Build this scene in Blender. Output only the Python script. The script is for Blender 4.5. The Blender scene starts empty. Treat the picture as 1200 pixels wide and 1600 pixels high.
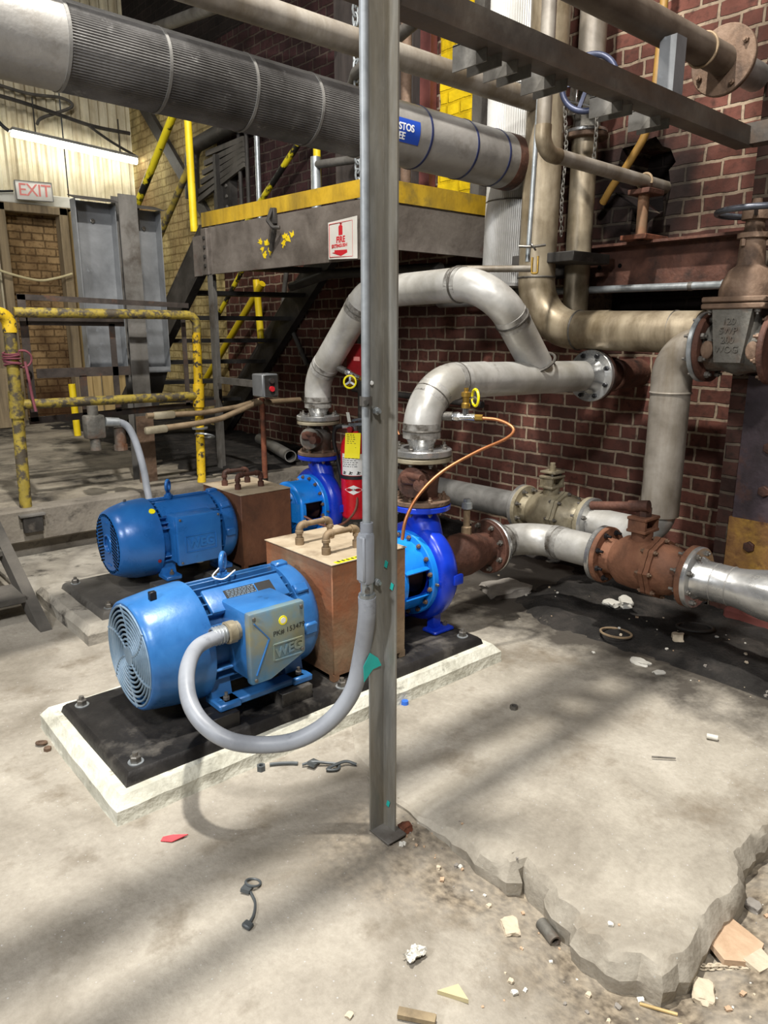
import bpy, bmesh, math, random
from mathutils import Vector, Matrix, Euler, noise
R = math.radians
PI = math.pi
C = bpy.context.scene.collection
scn = bpy.context.scene

# ------------------------------------------------------------------ camera
cam = bpy.data.cameras.new('camera'); co = bpy.data.objects.new('camera', cam); C.objects.link(co)
co.location = (0, 0, 1.5); co.rotation_euler = (R(90 - 13.7), 0, R(49.2 - 90))
cam.sensor_fit = 'VERTICAL'; cam.sensor_height = 36; cam.lens = 1150 / 1600 * 36; cam.clip_start = 0.05
scn.camera = co

# ------------------------------------------------------------------ world, lamps, exposure
w = bpy.data.worlds.new('hall_air'); scn.world = w; w.use_nodes = True
w.node_tree.nodes['Background'].inputs[0].default_value = (0.86, 0.93, 1.0, 1)
w.node_tree.nodes['Background'].inputs[1].default_value = 0.04
scn.view_settings.view_transform = 'Standard'; scn.view_settings.look = 'None'
scn.view_settings.exposure = 0.0; scn.view_settings.gamma = 1.0; scn.view_settings.use_curve_mapping = False

def lamp(name, loc, target, power, size, col=(1, 1, 1)):
    l = bpy.data.lights.new(name, 'AREA'); l.shape = 'DISK'; l.size = size; l.energy = power; l.color = col
    o = bpy.data.objects.new(name, l); C.objects.link(o); o.location = loc
    o.rotation_euler = (Vector(target) - Vector(loc)).to_track_quat('-Z', 'Y').to_euler()
    return o
lamp('high_bay_lamp', (1.0, 1.80, 6.0), (1.0, 1.8, 0), 500, 0.20, (1.0, 0.965, 0.90))
lamp('high_bay_lamp', (-0.9, -1.0, 5.2), (3.2, 2.2, 1.4), 240, 0.50, (1.0, 0.98, 0.95))
lamp('fill_lamp', (-3.2, 1.2, 3.4), (2.5, 2.8, 0.8), 165, 0.60, (0.95, 0.97, 1.0))  # unseen low fill from the left, added to keep the motor faces lit
lamp('high_bay_lamp', (-1.6, 4.6, 5.8), (2.5, 3.5, 0.4), 90, 0.5, (1.0, 0.96, 0.9))

# ------------------------------------------------------------------ materials
def lin(c):
    if isinstance(c, str):
        c = [int(c[i:i + 2], 16) / 255 for i in (0, 2, 4)]
    return tuple(((v / 12.92) if v <= 0.04045 else ((v + 0.055) / 1.055) ** 2.4) for v in c) + (1,)

MATS = {}
def mat(name, cols, scale=6, rough=.6, metal=0.0, bump=.15, bscale=40, spots=None, stretch=(1, 1, 1), grime=None, emit=None, rvar=.15, dist=.4, spec=.5):
    """cols: hex colours mixed by a fractal noise; spots: (hex, scale, threshold, softness) a second layer of chips or stains;
    grime: (hex, amount, scale, stretch) streaks."""
    m = bpy.data.materials.new(name); m.use_nodes = True; nt = m.node_tree; N = nt.nodes; L = nt.links
    b = N['Principled BSDF']; MATS[name] = m
    tc = N.new('ShaderNodeTexCoord'); mp = N.new('ShaderNodeMapping'); mp.inputs['Scale'].default_value = stretch
    L.new(tc.outputs['Object'], mp.inputs[0])
    n1 = N.new('ShaderNodeTexNoise'); n1.inputs['Scale'].default_value = scale; n1.inputs['Detail'].default_value = 8; n1.inputs['Roughness'].default_value = .62
    n1.inputs['Distortion'].default_value = dist
    L.new(mp.outputs[0], n1.inputs['Vector'])
    r1 = N.new('ShaderNodeValToRGB'); e = r1.color_ramp.elements
    k = len(cols)
    e[0].position = .3; e[0].color = lin(cols[0]); e[1].position = .7; e[1].color = lin(cols[-1])
    for i in range(1, k - 1):
        q = e.new(.3 + .4 * i / (k - 1)); q.color = lin(cols[i])
    L.new(n1.outputs['Fac'], r1.inputs[0])
    out = r1.outputs[0]
    def layer(out, colhex, sc, th, soft, st, amt=1.0):
        mp2 = N.new('ShaderNodeMapping'); mp2.inputs['Scale'].default_value = st; mp2.inputs['Location'].default_value = (3.1, 1.7, .4)
        L.new(tc.outputs['Object'], mp2.inputs[0])
        n = N.new('ShaderNodeTexNoise'); n.inputs['Scale'].default_value = sc; n.inputs['Detail'].default_value = 10; n.inputs['Roughness'].default_value = .65
        L.new(mp2.outputs[0], n.inputs['Vector'])
        rr = N.new('ShaderNodeMapRange'); rr.inputs['From Min'].default_value = th - soft; rr.inputs['From Max'].default_value = th + soft
        rr.inputs['To Max'].default_value = amt
        L.new(n.outputs['Fac'], rr.inputs['Value'])
        mx = N.new('ShaderNodeMixRGB'); L.new(rr.outputs[0], mx.inputs[0]); L.new(out, mx.inputs[1]); mx.inputs[2].default_value = lin(colhex)
        return mx.outputs[0], rr.outputs[0]
    sp_out = None
    if grime: out, _ = layer(out, grime[0], grime[2], .55, .14, grime[3], grime[1])
    if spots: out, sp_out = layer(out, spots[0], spots[1], spots[2], spots[3], (1, 1, 1))
    L.new(out, b.inputs['Base Color'])
    b.inputs['Metallic'].default_value = metal
    if sp_out and metal > .3:
        mm = N.new('ShaderNodeMapRange'); mm.inputs['To Min'].default_value = metal; mm.inputs['To Max'].default_value = .05
        L.new(sp_out, mm.inputs['Value']); L.new(mm.outputs[0], b.inputs['Metallic'])
    rm = N.new('ShaderNodeMapRange'); rm.inputs['To Min'].default_value = max(.04, rough - rvar); rm.inputs['To Max'].default_value = min(1, rough + rvar)
    L.new(n1.outputs['Fac'], rm.inputs['Value']); L.new(rm.outputs[0], b.inputs['Roughness'])
    b.inputs['Specular IOR Level'].default_value = spec
    if bump:
        n2 = N.new('ShaderNodeTexNoise'); n2.inputs['Scale'].default_value = bscale; n2.inputs['Detail'].default_value = 6
        L.new(tc.outputs['Object'], n2.inputs['Vector'])
        bp = N.new('ShaderNodeBump'); bp.inputs['Strength'].default_value = bump; bp.inputs['Distance'].default_value = .01
        L.new(n2.outputs['Fac'], bp.inputs['Height']); L.new(bp.outputs[0], b.inputs['Normal'])
    if emit:
        b.inputs['Emission Color'].default_value = lin(emit[0]); b.inputs['Emission Strength'].default_value = emit[1]
    return m

def brick(name, c1, c2, mortar, axis='YZ', row=.086, wid=.235, msize=.010, dirt=None, bump=.9, soot=None, stain=None):
    m = bpy.data.materials.new(name); m.use_nodes = True; nt = m.node_tree; N = nt.nodes; L = nt.links; b = N['Principled BSDF']; MATS[name] = m
    tc = N.new('ShaderNodeTexCoord'); sx = N.new('ShaderNodeSeparateXYZ'); cx = N.new('ShaderNodeCombineXYZ')
    L.new(tc.outputs['Object'], sx.inputs[0])
    L.new(sx.outputs['Y' if axis == 'YZ' else 'X'], cx.inputs[0]); L.new(sx.outputs['Z'], cx.inputs[1])
    nd = N.new('ShaderNodeTexNoise'); nd.inputs['Scale'].default_value = 9; nd.inputs['Detail'].default_value = 4
    L.new(tc.outputs['Object'], nd.inputs['Vector'])
    mad = N.new('ShaderNodeVectorMath'); mad.operation = 'MULTIPLY_ADD'; mad.inputs[1].default_value = (.022, .022, 0)
    L.new(nd.outputs['Color'], mad.inputs[0]); L.new(cx.outputs[0], mad.inputs[2])
    bt = N.new('ShaderNodeTexBrick'); bt.inputs['Scale'].default_value = 1; bt.inputs['Brick Width'].default_value = wid; bt.inputs['Row Height'].default_value = row
    bt.inputs['Mortar Size'].default_value = msize; bt.inputs['Mortar Smooth'].default_value = .35; bt.inputs['Bias'].default_value = -.1
    bt.squash_frequency = 5; bt.squash = .55
    bt.inputs['Color1'].default_value = lin(c1); bt.inputs['Color2'].default_value = lin(c2); bt.inputs['Mortar'].default_value = lin(mortar)
    L.new(mad.outputs[0], bt.inputs['Vector'])
    out = bt.outputs['Color']
    n1 = N.new('ShaderNodeTexNoise'); n1.inputs['Scale'].default_value = 3.5; n1.inputs['Detail'].default_value = 9
    L.new(tc.outputs['Object'], n1.inputs['Vector'])
    rr = N.new('ShaderNodeValToRGB'); rr.color_ramp.elements[0].position = .3; rr.color_ramp.elements[0].color = (.22, .21, .21, 1); rr.color_ramp.elements[1].position = .68; rr.color_ramp.elements[1].color = (1.1, 1.1, 1.1, 1)
    L.new(n1.outputs['Fac'], rr.inputs[0])
    mu = N.new('ShaderNodeMixRGB'); mu.blend_type = 'MULTIPLY'; mu.inputs[0].default_value = .8; L.new(out, mu.inputs[1]); L.new(rr.outputs[0], mu.inputs[2]); out = mu.outputs[0]
    n3 = N.new('ShaderNodeTexNoise'); n3.inputs['Scale'].default_value = 28; n3.inputs['Detail'].default_value = 9
    L.new(tc.outputs['Object'], n3.inputs['Vector'])
    if dirt:
        mr = N.new('ShaderNodeMapRange'); mr.inputs['From Min'].default_value = .5; mr.inputs['From Max'].default_value = .75; mr.inputs['To Max'].default_value = .8
        L.new(n3.outputs['Fac'], mr.inputs['Value'])
        mx = N.new('ShaderNodeMixRGB'); L.new(mr.outputs[0], mx.inputs[0]); L.new(out, mx.inputs[1]); mx.inputs[2].default_value = lin(dirt); out = mx.outputs[0]
    for st in ([stain] if stain else []):
        # st = (hex, scale, threshold, stretch) big stains with a shape of their own
        mp = N.new('ShaderNodeMapping'); mp.inputs['Scale'].default_value = st[3]; L.new(tc.outputs['Object'], mp.inputs[0])
        n = N.new('ShaderNodeTexNoise'); n.inputs['Scale'].default_value = st[1]; n.inputs['Detail'].default_value = 8; L.new(mp.outputs[0], n.inputs['Vector'])
        mr = N.new('ShaderNodeMapRange'); mr.inputs['From Min'].default_value = st[2] - .12; mr.inputs['From Max'].default_value = st[2] + .12; mr.inputs['To Max'].default_value = .92
        L.new(n.outputs['Fac'], mr.inputs['Value'])
        mx = N.new('ShaderNodeMixRGB'); L.new(mr.outputs[0], mx.inputs[0]); L.new(out, mx.inputs[1]); mx.inputs[2].default_value = lin(st[0]); out = mx.outputs[0]
    if soot:
        # soot = (hex, centre, radius): soot left around a hole in the wall
        vd = N.new('ShaderNodeVectorMath'); vd.operation = 'DISTANCE'; vd.inputs[1].default_value = soot[1]
        L.new(tc.outputs['Object'], vd.inputs[0])
        ad = N.new('ShaderNodeMath'); ad.operation = 'MULTIPLY_ADD'; ad.inputs[1].default_value = .5; L.new(n1.outputs['Fac'], ad.inputs[0]); L.new(vd.outputs['Value'], ad.inputs[2])
        mr = N.new('ShaderNodeMapRange'); mr.inputs['From Min'].default_value = soot[2] + .45; mr.inputs['From Max'].default_value = soot[2] + .12; mr.inputs['To Max'].default_value = .9
        L.new(ad.outputs[0], mr.inputs['Value'])
        mx = N.new('ShaderNodeMixRGB'); L.new(mr.outputs[0], mx.inputs[0]); L.new(out, mx.inputs[1]); mx.inputs[2].default_value = lin(soot[0]); out = mx.outputs[0]
    L.new(out, b.inputs['Base Color']); b.inputs['Roughness'].default_value = .92; b.inputs['Specular IOR Level'].default_value = .2
    ma = N.new('ShaderNodeMath'); ma.operation = 'MULTIPLY_ADD'; ma.inputs[1].default_value = -1; ma.inputs[2].default_value = 1; L.new(bt.outputs['Fac'], ma.inputs[0])
    mb_ = N.new('ShaderNodeMath'); mb_.operation = 'MULTIPLY_ADD'; mb_.inputs[1].default_value = .5; L.new(n3.outputs['Fac'], mb_.inputs[0]); L.new(ma.outputs[0], mb_.inputs[2])
    bp = N.new('ShaderNodeBump'); bp.inputs['Strength'].default_value = bump; bp.inputs['Distance'].default_value = .012
    L.new(mb_.outputs[0], bp.inputs['Height']); L.new(bp.outputs[0], b.inputs['Normal'])
    return m

mat('floor_concrete', ['7e776b', '9d968a', 'b2ab9e'], 2.2, .88, 0, .35, 60, spots=('746a5b', 5, .64, .1), spec=.2)
mat('slab_concrete', ['837c70', 'a39c8f', 'b7b0a3'], 2.6, .88, 0, .35, 50, spots=('7d7364', 3.2, .63, .08), spec=.2)
mat('pad_concrete', ['9c998a', 'c4c2b3', 'dad8ca'], 7, .9, 0, .6, 45, spots=('6f6c60', 9, .66, .05), spec=.2)
mat('old_pad_concrete', ['6f6a62', '958f84', 'aaa498'], 5, .9, 0, .6, 45, spots=('4d4943', 6, .6, .06), spec=.2)
mat('raised_concrete', ['5d574e', '8b8375', 'a39b8b'], 2.4, .88, 0, .4, 40, spots=('2f2c29', 2.0, .57, .08), stretch=(1, 1.6, 1), spec=.2)
mat('curb_concrete', ['57524b', '7b746a', '8e877b'], 3, .9, 0, .5, 40, spots=('3e3a35', 5, .62, .06), spec=.2)
mat('black_dirt', ['1d1b1a', '2c2a28', '45403c'], 5, .95, 0, .9, 70, spots=('6d655b', 14, .7, .05), spec=.15)
mat('grey_dirt', ['6d6355', '8f8471', 'a89c87'], 6, .95, 0, .9, 90, spots=('564d42', 4, .58, .09), spec=.15)
brick('red_brick', '6d443a', '482d26', '9a8874', dirt='33241f', wid=.205, soot=('141211', (0, 0, 0), .0))
brick('shaded_brick', '42292a', '2e1f1f', '4e423b', dirt='1d1716', wid=.205)  # darker copy of the red brick, shade of the upper-left wall in its colour
brick('pier_brick', '5d4038', '40302b', '6f6356', dirt='2c2521')
brick('cream_brick', 'c9b680', 'b9a874', '9d8c5c', dirt='6b5530', bump=.6, stain=('5b3a22', 1.0, .6, (1, 1, .45)))
brick('stained_brick', 'c0a072', 'a98a60', '7f6848', axis='XZ', dirt='4a3018', bump=.6, stain=('3c2413', 1.5, .5, (1, 1, .35)))
brick('yellow_brick', 'e6c51c', 'dbb812', 'c9a70d', bump=.9, dirt='c7a408')
brick('dark_brick', '241d1b', '1a1614', '2d2623')
mat('corrugated_sheet', ['b5ab8f', 'cfc6ab', 'd9d2bb'], 3, .6, .1, .1, 20, grime=('7d6a4b', .8, 6, (1, 1, .12)))
mat('motor_blue', ['24568f', '316ba8', '3c7ab8'], 4, .32, .05, .12, 25, spots=('1f4871', 9, .68, .05))
mat('rear_motor_blue', ['1b5798', '2668b0', '2c74bc'], 4, .30, .05, .1, 25, spots=('1c4876', 9, .7, .05))
mat('fin_blue', ['235182', '2e6298', '396fa6'], 4, .4, .05, .12, 25, spots=('5f6a6c', 8, .66, .08))
mat('cover_blue', ['2f618f', '4e86ad', '7f8a6c'], 3, .32, .1, .1, 25, spots=('8a8462', 2.6, .58, .12))
mat('pump_light_blue', ['0f74d6', '1d88ea', '2590ee'], 4, .28, 0, .05, 25)
mat('pump_deep_blue', ['0b2ca6', '1036ba', '1640c8'], 4, .3, 0, .08, 25)
mat('grille_grey', ['5c7388', '7a92a6', '94a4b2'], 8, .5, .2, 0)
mat('black_void', ['0b0b0b', '121212'], 5, .9, 0, 0, spec=.1)
mat('black_plate', ['131212', '232120', '3a3734'], 4, .5, .2, .25, 40, spots=('6b665f', 5, .63, .1))
mat('grey_plate', ['3a3835', '55524e', '6b6761'], 4, .6, .2, .25, 40, spots=('28241f', 6, .63, .07))
mat('stainless', ['9c9a95', 'bab8b3', 'cdcbc6'], 5, .40, .34, .05, 30, spots=('6a655d', 5, .66, .05), grime=('8d8779', .75, 3, (1, 1, 1)))
mat('stainless_bright', ['9d9c9a', 'bdbdbb', 'd4d4d2'], 6, .28, .8, .05, 30)
mat('stainless_dim', ['6c6a66', '8b8985', '9c9a96'], 5, .45, .45, .04, 30, spots=('47443f', 4, .66, .05))
mat('old_stainless', ['786a52', '9d9079', 'b3a68f'], 4, .42, .4, .08, 30, grime=('4a3a25', .85, 4, (1.6, 1.6, .4)))
mat('pale_pipe', ['6a635a', '8b847a', 'a09a90'], 4, .5, .25, .1, 30, grime=('5e5038', .8, 3, (2, 2, .3)))
mat('weld_dark', ['3b3833', '57534d', '6c6862'], 30, .5, .4, .3, 60)
mat('rust', ['5b3020', '74422c', '86523a'], 7, .85, .1, .4, 50, spots=('3d271b', 6, .6, .08))
mat('dark_rust', ['3a241b', '523327', '694537'], 7, .7, .15, .4, 50, spots=('2a1c16', 6, .6, .08))
mat('valve_rust', ['5c3b28', '764e38', '8a6249'], 6, .8, .1, .35, 45, spots=('4f3324', 5, .6, .1))
mat('cast_brown', ['4f3e32', '6e5847', '8a7462'], 7, .75, .2, .4, 50, spots=('3b2d24', 6, .62, .08))
mat('cast_grey', ['4d4b46', '67645d', '7d786f'], 7, .65, .3, .4, 50, spots=('6b4a35', 4, .6, .1))
mat('bronze_grey', ['7b715c', '9b917a', 'b3aa93'], 6, .5, .35, .2, 40, spots=('5d543f', 5, .62, .07))
mat('rusty_box', ['6f5c49', '8c765d', 'a18d73'], 3, .75, .15, .2, 40, spots=('98552f', 1.6, .54, .12))
mat('rusty_box_top', ['8c7c66', 'a6967e', 'b8aa93'], 4, .8, .1, .2, 40, spots=('6d5a44', 4, .6, .08))
mat('rear_box_rust', ['4f3223', '6d4630', '7f563d'], 3, .8, .1, .3, 40, spots=('35251b', 3, .6, .1))
mat('iron_loop', ['6d5b45', '8a765c', '9a866c'], 9, .7, .3, .2, 60)
mat('post_steel', ['6a6965', '888782', 'a2a19b'], 5, .5, .4, .1, 40, stretch=(4, 4, .6), spots=('4a4640', 5, .66, .06), grime=('7d6a43', .5, 3, (3, 3, .35)))
mat('angle_steel', ['37322d', '4c4640', '655e55'], 5, .6, .25, .15, 40, grime=('5c4632', .6, 4, (.4, 2, 2)))
mat('dark_steel', ['211f1d', '35322f', '4a4642'], 5, .65, .15, .2, 40, spots=('5d5750', 7, .66, .05))
mat('grey_steel', ['4a4743', '67645f', '7b7772'], 4, .65, .15, .2, 40, spots=('403830', 4, .6, .1), stretch=(1, 1, .5))
mat('beam_steel', ['4b443e', '69615a', '7d756d'], 3.5, .7, .1, .2, 40, spots=('5a2f28', 2.2, .66, .06), stretch=(1, 1, 1.4))
mat('panel_grey', ['5c5e60', '797b7d', '929496'], 2.4, .45, .2, .08, 20, spots=('9aa0a6', 7, .68, .06))
mat('jacket_dark', ['383634', '575553', '777573'], 3, .5, .35, .15, 60, stretch=(1.2, 1, 1), spots=('a09e9b', 9, .68, .08))
mat('jacket_pale', ['6f6c67', '918e89', 'a6a39e'], 3, .45, .35, .1, 60, spots=('6b655c', 3, .66, .06))
mat('jacket_white', ['a7a6a1', 'c2c1bd', 'd2d1ce'], 3, .5, .2, .1, 60, grime=('7b725f', .6, 2, (1, 1, .4)))
mat('galvanised', ['8b9092', 'a6abad', 'bcc1c3'], 14, .38, .6, .05, 60)
mat('hose_grey', ['7e8289', '92969d', '9da1a8'], 5, .45, 0, .05, 30, spots=('63666b', 9, .68, .06))
mat('yellow_worn', ['a08019', 'c39d24', 'd0ab2f'], 3, .6, 0, .15, 40, spots=('756636', 4, .62, .08), grime=('4c4126', .7, 5, (1, 1, .25)))
mat('yellow_rail', ['b89412', 'd4ae1c', 'e2bd2b'], 5, .5, 0, .2, 50, spots=('3b352b', 22, .57, .04))
mat('yellow_dirty_rail', ['7a6c2e', '978433', 'ab9638'], 5, .6, 0, .25, 50, spots=('4b4336', 16, .50, .06))
mat('yellow_paint', ['d9b912', 'e8ca1c', 'f0d42b'], 5, .45, 0, .1, 50, spots=('2f2b22', 12, .68, .03))
mat('yellow_stripe_rail', ['d6c31a', 'e6d327'], 5, .45, 0, .1, 50, spots=('191816', 3.2, .5, .02))
mat('yellow_plastic', ['f0e000', 'fff01a'], 5, .4, 0, 0)
mat('gas_yellow', ['735628', '8c6a30', '9c793a'], 5, .5, 0, .1, 40)
mat('fire_red', ['b80f1c', 'd11a28', 'd92331'], 4, .28, 0, .03, 20)
mat('old_red', ['6d0f14', '861419', '8f1b20'], 4, .5, 0, .1, 20)
mat('faded_red_wood', ['4a2320', '643530', '7a443c'], 4, .7, 0, .2, 30)
mat('black_rubber', ['141414', '1f1f1f'], 6, .55, 0, .05, 40)
mat('navy_iron', ['2b3046', '3a4058', '4a5066'], 6, .4, .2, .05, 40)
mat('steel_wheel', ['34363d', '4a4d55', '5d6068'], 6, .35, .4, .05, 40)
mat('chrome', ['a9a9a9', 'cfcfcf'], 8, .18, .95, .02, 40)
mat('brass', ['8a6d32', 'a9873f', 'b9974d'], 8, .35, .8, .05, 40)
mat('copper', ['8f5a38', 'ad7047', 'bb8057'], 5, .38, .6, .05, 40)
mat('dull_copper', ['5c3a2a', '75493a', '855846'], 5, .5, .3, .05, 40)
mat('bolt_steel', ['55524d', '77736d', '8d8983'], 12, .4, .6, .05, 40)
mat('bolt_brown', ['5e4a3c', '7d6654', '8f7763'], 12, .5, .4, .1, 40)
mat('bolt_black', ['1a1a1c', '2a2a2d'], 8, .4, .4, .05, 40)
mat('wood_old', ['5b4f3d', '84745a', '9c8b6d'], 4, .8, 0, .3, 40, stretch=(3, 3, .3))
mat('wood_pale', ['9c8354', 'b99e6b', 'c9b07e'], 4, .75, 0, .2, 40, stretch=(3, 3, .3))
mat('wood_grey', ['35322e', '4f4b45', '625d56'], 4, .85, 0, .3, 40, stretch=(1, 1, .5))
mat('dark_timber', ['2b2624', '3e3734', '4d4541'], 4, .85, 0, .3, 30, stretch=(2, 2, .3))
mat('white_sign', ['d4d1c9', 'e8e6df'], 4, .45, 0, .02, 20)
mat('old_white_sign', ['b0aea4', 'cfcdc4'], 4, .5, 0, .05, 20)
mat('sign_red', ['c4202a', 'd22a35'], 4, .5, 0, 0)
mat('exit_red', ['d98b84', 'dc7770'], 8, .5, 0, 0)
mat('label_blue', ['1a3f9c', '2149ac'], 4, .4, 0, 0)
mat('band_blue', ['1c2444', '262f55'], 4, .4, 0, 0)
mat('label_white', ['e2e2de', 'efefec'], 4, .4, 0, 0)
mat('ink_black', ['151515', '202020'], 4, .5, 0, 0)
mat('teal_tape', ['1aa39a', '2bb8ae'], 6, .5, 0, .05, 30)
mat('stone_pale', ['a89a84', 'c4b69f', 'd3c8b3'], 8, .9, 0, .5, 40)
mat('stone_grey', ['77716a', '98928a'], 8, .9, 0, .5, 40)
mat('stone_tan', ['a08468', 'b89c80', 'c9b096'], 8, .9, 0, .4, 40)
mat('plaster_white', ['bdb9ae', 'd8d5cc'], 8, .9, 0, .4, 40)
mat('tile_yellow', ['b9ac82', 'cdc19a'], 8, .85, 0, .3, 40)
mat('pink_cord', ['6d3640', '8f4f59'], 8, .7, 0, .1, 60)
mat('red_scrap', ['c03a40', 'd85a60'], 8, .6, 0, .1, 60)
mat('cap_blue', ['2a63c4', '3a74d6'], 8, .4, 0, 0)
mat('grey_wire', ['44484a', '5c6163'], 8, .5, .2, .05, 40)
mat('tube_light', ['ffffff', 'ffffff'], 1, .4, 0, 0, emit=('fffdf0', 26.0))
mat('fixture_grey', ['6c6c68', '83837e'], 5, .5, .2, .05, 30)
mat('brown_pipe', ['4f453a', '6c6155', '82776a'], 4, .5, .25, .1, 30, grime=('3a2c20', .7, 3, (.4, 2, 2)))
mat('plate_purple', ['2c2425', '40353a', '52464a'], 4, .6, .15, .3, 40, spots=('5a3a2c', 4, .64, .08))
mat('bar_iron', ['2a2522', '403833', '564c45'], 6, .7, .15, .2, 40, spots=('5c4030', 8, .62, .06))
mat('conduit_grey', ['7d8183', '94989a', 'a5a9ab'], 10, .5, .3, .05, 60)
mat('heat_tint', ['9c9a95', 'bab8b3', 'cdcbc6'], 5, .42, .30, .04, 30, spots=('4a443c', 9, .52, .12))
mat('jacket_mid', ['55534f', '73716d', '8b8985'], 3, .5, .3, .1, 60)
mat('sooty_iron', ['4d4a45', '6b6862', '85817a'], 10, .6, .3, .1, 40)
mat('roof_dark', ['1b1a19', '262422'], 3, .9, 0, .1, 20)

# ------------------------------------------------------------------ geometry helpers
def frame(axis, up=None):
    z = Vector(axis).normalized()
    a = Vector(up) if up else (Vector((0, 0, 1)) if abs(z.z) < .9 else Vector((1, 0, 0)))
    x = (a - z * a.dot(z)).normalized(); y = z.cross(x)
    return Matrix((x, y, z)).transposed()            # columns x(up), y, z(axis)

def rootof(o):
    while o.parent: o = o.parent
    return o

class MB:
    def __init__(s): s.bm = bmesh.new()
    def box(s, c, size, rot=None, bev=0.0, seg=1):
        m = Matrix.Translation(Vector(c)) @ ((rot.to_4x4() if isinstance(rot, Matrix) else Euler(rot).to_matrix().to_4x4()) if rot is not None else Matrix()) @ Matrix.Diagonal((*size, 1))
        t = bmesh.new(); bmesh.ops.create_cube(t, size=1, matrix=m)
        if bev: bmesh.ops.bevel(t, geom=t.edges[:], offset=bev, segments=seg, affect='EDGES', profile=.5)
        s.add(t); return s
    def bx(s, x0, x1, y0, y1, z0, z1, bev=0.0, seg=1):
        return s.box(((x0 + x1) / 2, (y0 + y1) / 2, (z0 + z1) / 2), (abs(x1 - x0), abs(y1 - y0), abs(z1 - z0)), None, bev, seg)
    def add(s, t):
        me = bpy.data.meshes.new('t'); t.to_mesh(me); t.free(); s.bm.from_mesh(me); bpy.data.meshes.remove(me)
    def bar(s, a, b, w, h, up=None, bev=0.0):       # rectangular bar from a to b; h along 'up'
        a, b = Vector(a), Vector(b); F = frame(b - a, up)
        return s.box((a + b) / 2, (h, w, (b - a).length), F, bev)
    def angle(s, a, b, leg, th, d1, d2):             # L-section from a to b, legs along d1 and d2 from the corner line
        a, b, d1, d2 = map(Vector, (a, b, d1, d2)); d1.normalize(); d2.normalize()
        prof = [Vector((0, 0)), Vector((leg, 0)), Vector((leg, th)), Vector((th, th)), Vector((th, leg)), Vector((0, leg))]
        return s.sweep(a, b, [(d1 * p.x + d2 * p.y) for p in prof])
    def sweep(s, a, b, offs):                        # closed profile (3D offsets) extruded from a to b
        v0 = [s.bm.verts.new(Vector(a) + o) for o in offs]; v1 = [s.bm.verts.new(Vector(b) + o) for o in offs]
        n = len(offs)
        for i in range(n): s.bm.faces.new((v0[i], v0[(i + 1) % n], v1[(i + 1) % n], v1[i]))
        s.bm.faces.new(v0[::-1]); s.bm.faces.new(v1); return s
    def lathe(s, p0, axis, prof, seg=32, up=None, a0=0.0, a1=2 * PI, squash=1.0):   # prof: [(t along axis, radius)]
        p0 = Vector(p0); F = frame(axis, up); full = abs(a1 - a0 - 2 * PI) < 1e-6
        rings = []
        cnt = seg if full else seg + 1
        for t, r in prof:
            if r < 1e-6: rings.append([s.bm.verts.new(p0 + F @ Vector((0, 0, t)))]); continue
            rings.append([s.bm.verts.new(p0 + F @ Vector((math.cos(a0 + (a1 - a0) * i / seg) * r, math.sin(a0 + (a1 - a0) * i / seg) * r * squash, t))) for i in range(cnt)])
        for A, B in zip(rings, rings[1:]):
            for i in range(cnt if full else cnt - 1):
                j = (i + 1) % cnt
                try:
                    if len(A) == 1 and len(B) == 1: break
                    if len(A) == 1: s.bm.faces.new((A[0], B[j], B[i]))
                    elif len(B) == 1: s.bm.faces.new((A[i], A[j], B[0]))
                    else: s.bm.faces.new((A[i], A[j], B[j], B[i]))
                except ValueError: pass
        return s
    def cyl(s, a, b, r, r2=None, seg=24, cap=True):
        a, b = Vector(a), Vector(b); l = (b - a).length; r2 = r if r2 is None else r2
        pr = [(0, r), (l, r2)]
        if cap: pr = [(0, 0)] + pr + [(l, 0)]
        return s.lathe(a, b - a, pr, seg)
    def tube(s, pts, r, seg=14, closed=False, cap=True, rad=None):
        P = [Vector(p) for p in pts]; n = len(P); rings = []
        T = []
        for i in range(n):
            if closed: t = P[(i + 1) % n] - P[i - 1]
            else: t = P[min(i + 1, n - 1)] - P[max(i - 1, 0)]
            T.append(t.normalized())
        F = frame(T[0]); x = F.col[0].copy()
        for i in range(n):
            x = (x - T[i] * x.dot(T[i])).normalized(); y = T[i].cross(x)
            rr = rad[i] if rad else r
            rings.append([s.bm.verts.new(P[i] + (x * math.cos(2 * PI * k / seg) + y * math.sin(2 * PI * k / seg)) * rr) for k in range(seg)])
        m = n if closed else n - 1
        for i in range(m):
            A, B = rings[i], rings[(i + 1) % n]
            for k in range(seg): s.bm.faces.new((A[k], A[(k + 1) % seg], B[(k + 1) % seg], B[k]))
        if cap and not closed: s.bm.faces.new(rings[0][::-1]); s.bm.faces.new(rings[-1])
        return s
    def ring(s, c, axis, R_, r, seg=40, rs=8, up=None):
        F = frame(axis, up); return s.tube([Vector(c) + F @ Vector((math.cos(2 * PI * i / seg) * R_, math.sin(2 * PI * i / seg) * R_, 0)) for i in range(seg)], r, rs, closed=True)
    def prism(s, pts, d):                            # planar polygon (3D points) extruded by vector d
        P = [Vector(p) for p in pts]; d = Vector(d)
        v0 = [s.bm.verts.new(p) for p in P]; v1 = [s.bm.verts.new(p + d) for p in P]; n = len(P)
        for i in range(n): s.bm.faces.new((v0[i], v0[(i + 1) % n], v1[(i + 1) % n], v1[i]))
        s.bm.faces.new(v0[::-1]); s.bm.faces.new(v1); return s
    def quad(s, a, b, c, d): s.bm.faces.new([s.bm.verts.new(Vector(p)) for p in (a, b, c, d)]); return s
    def jitter(s, amt, sc=8.0):
        for v in s.bm.verts: v.co += noise.noise_vector(v.co * sc) * amt
        return s
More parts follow.
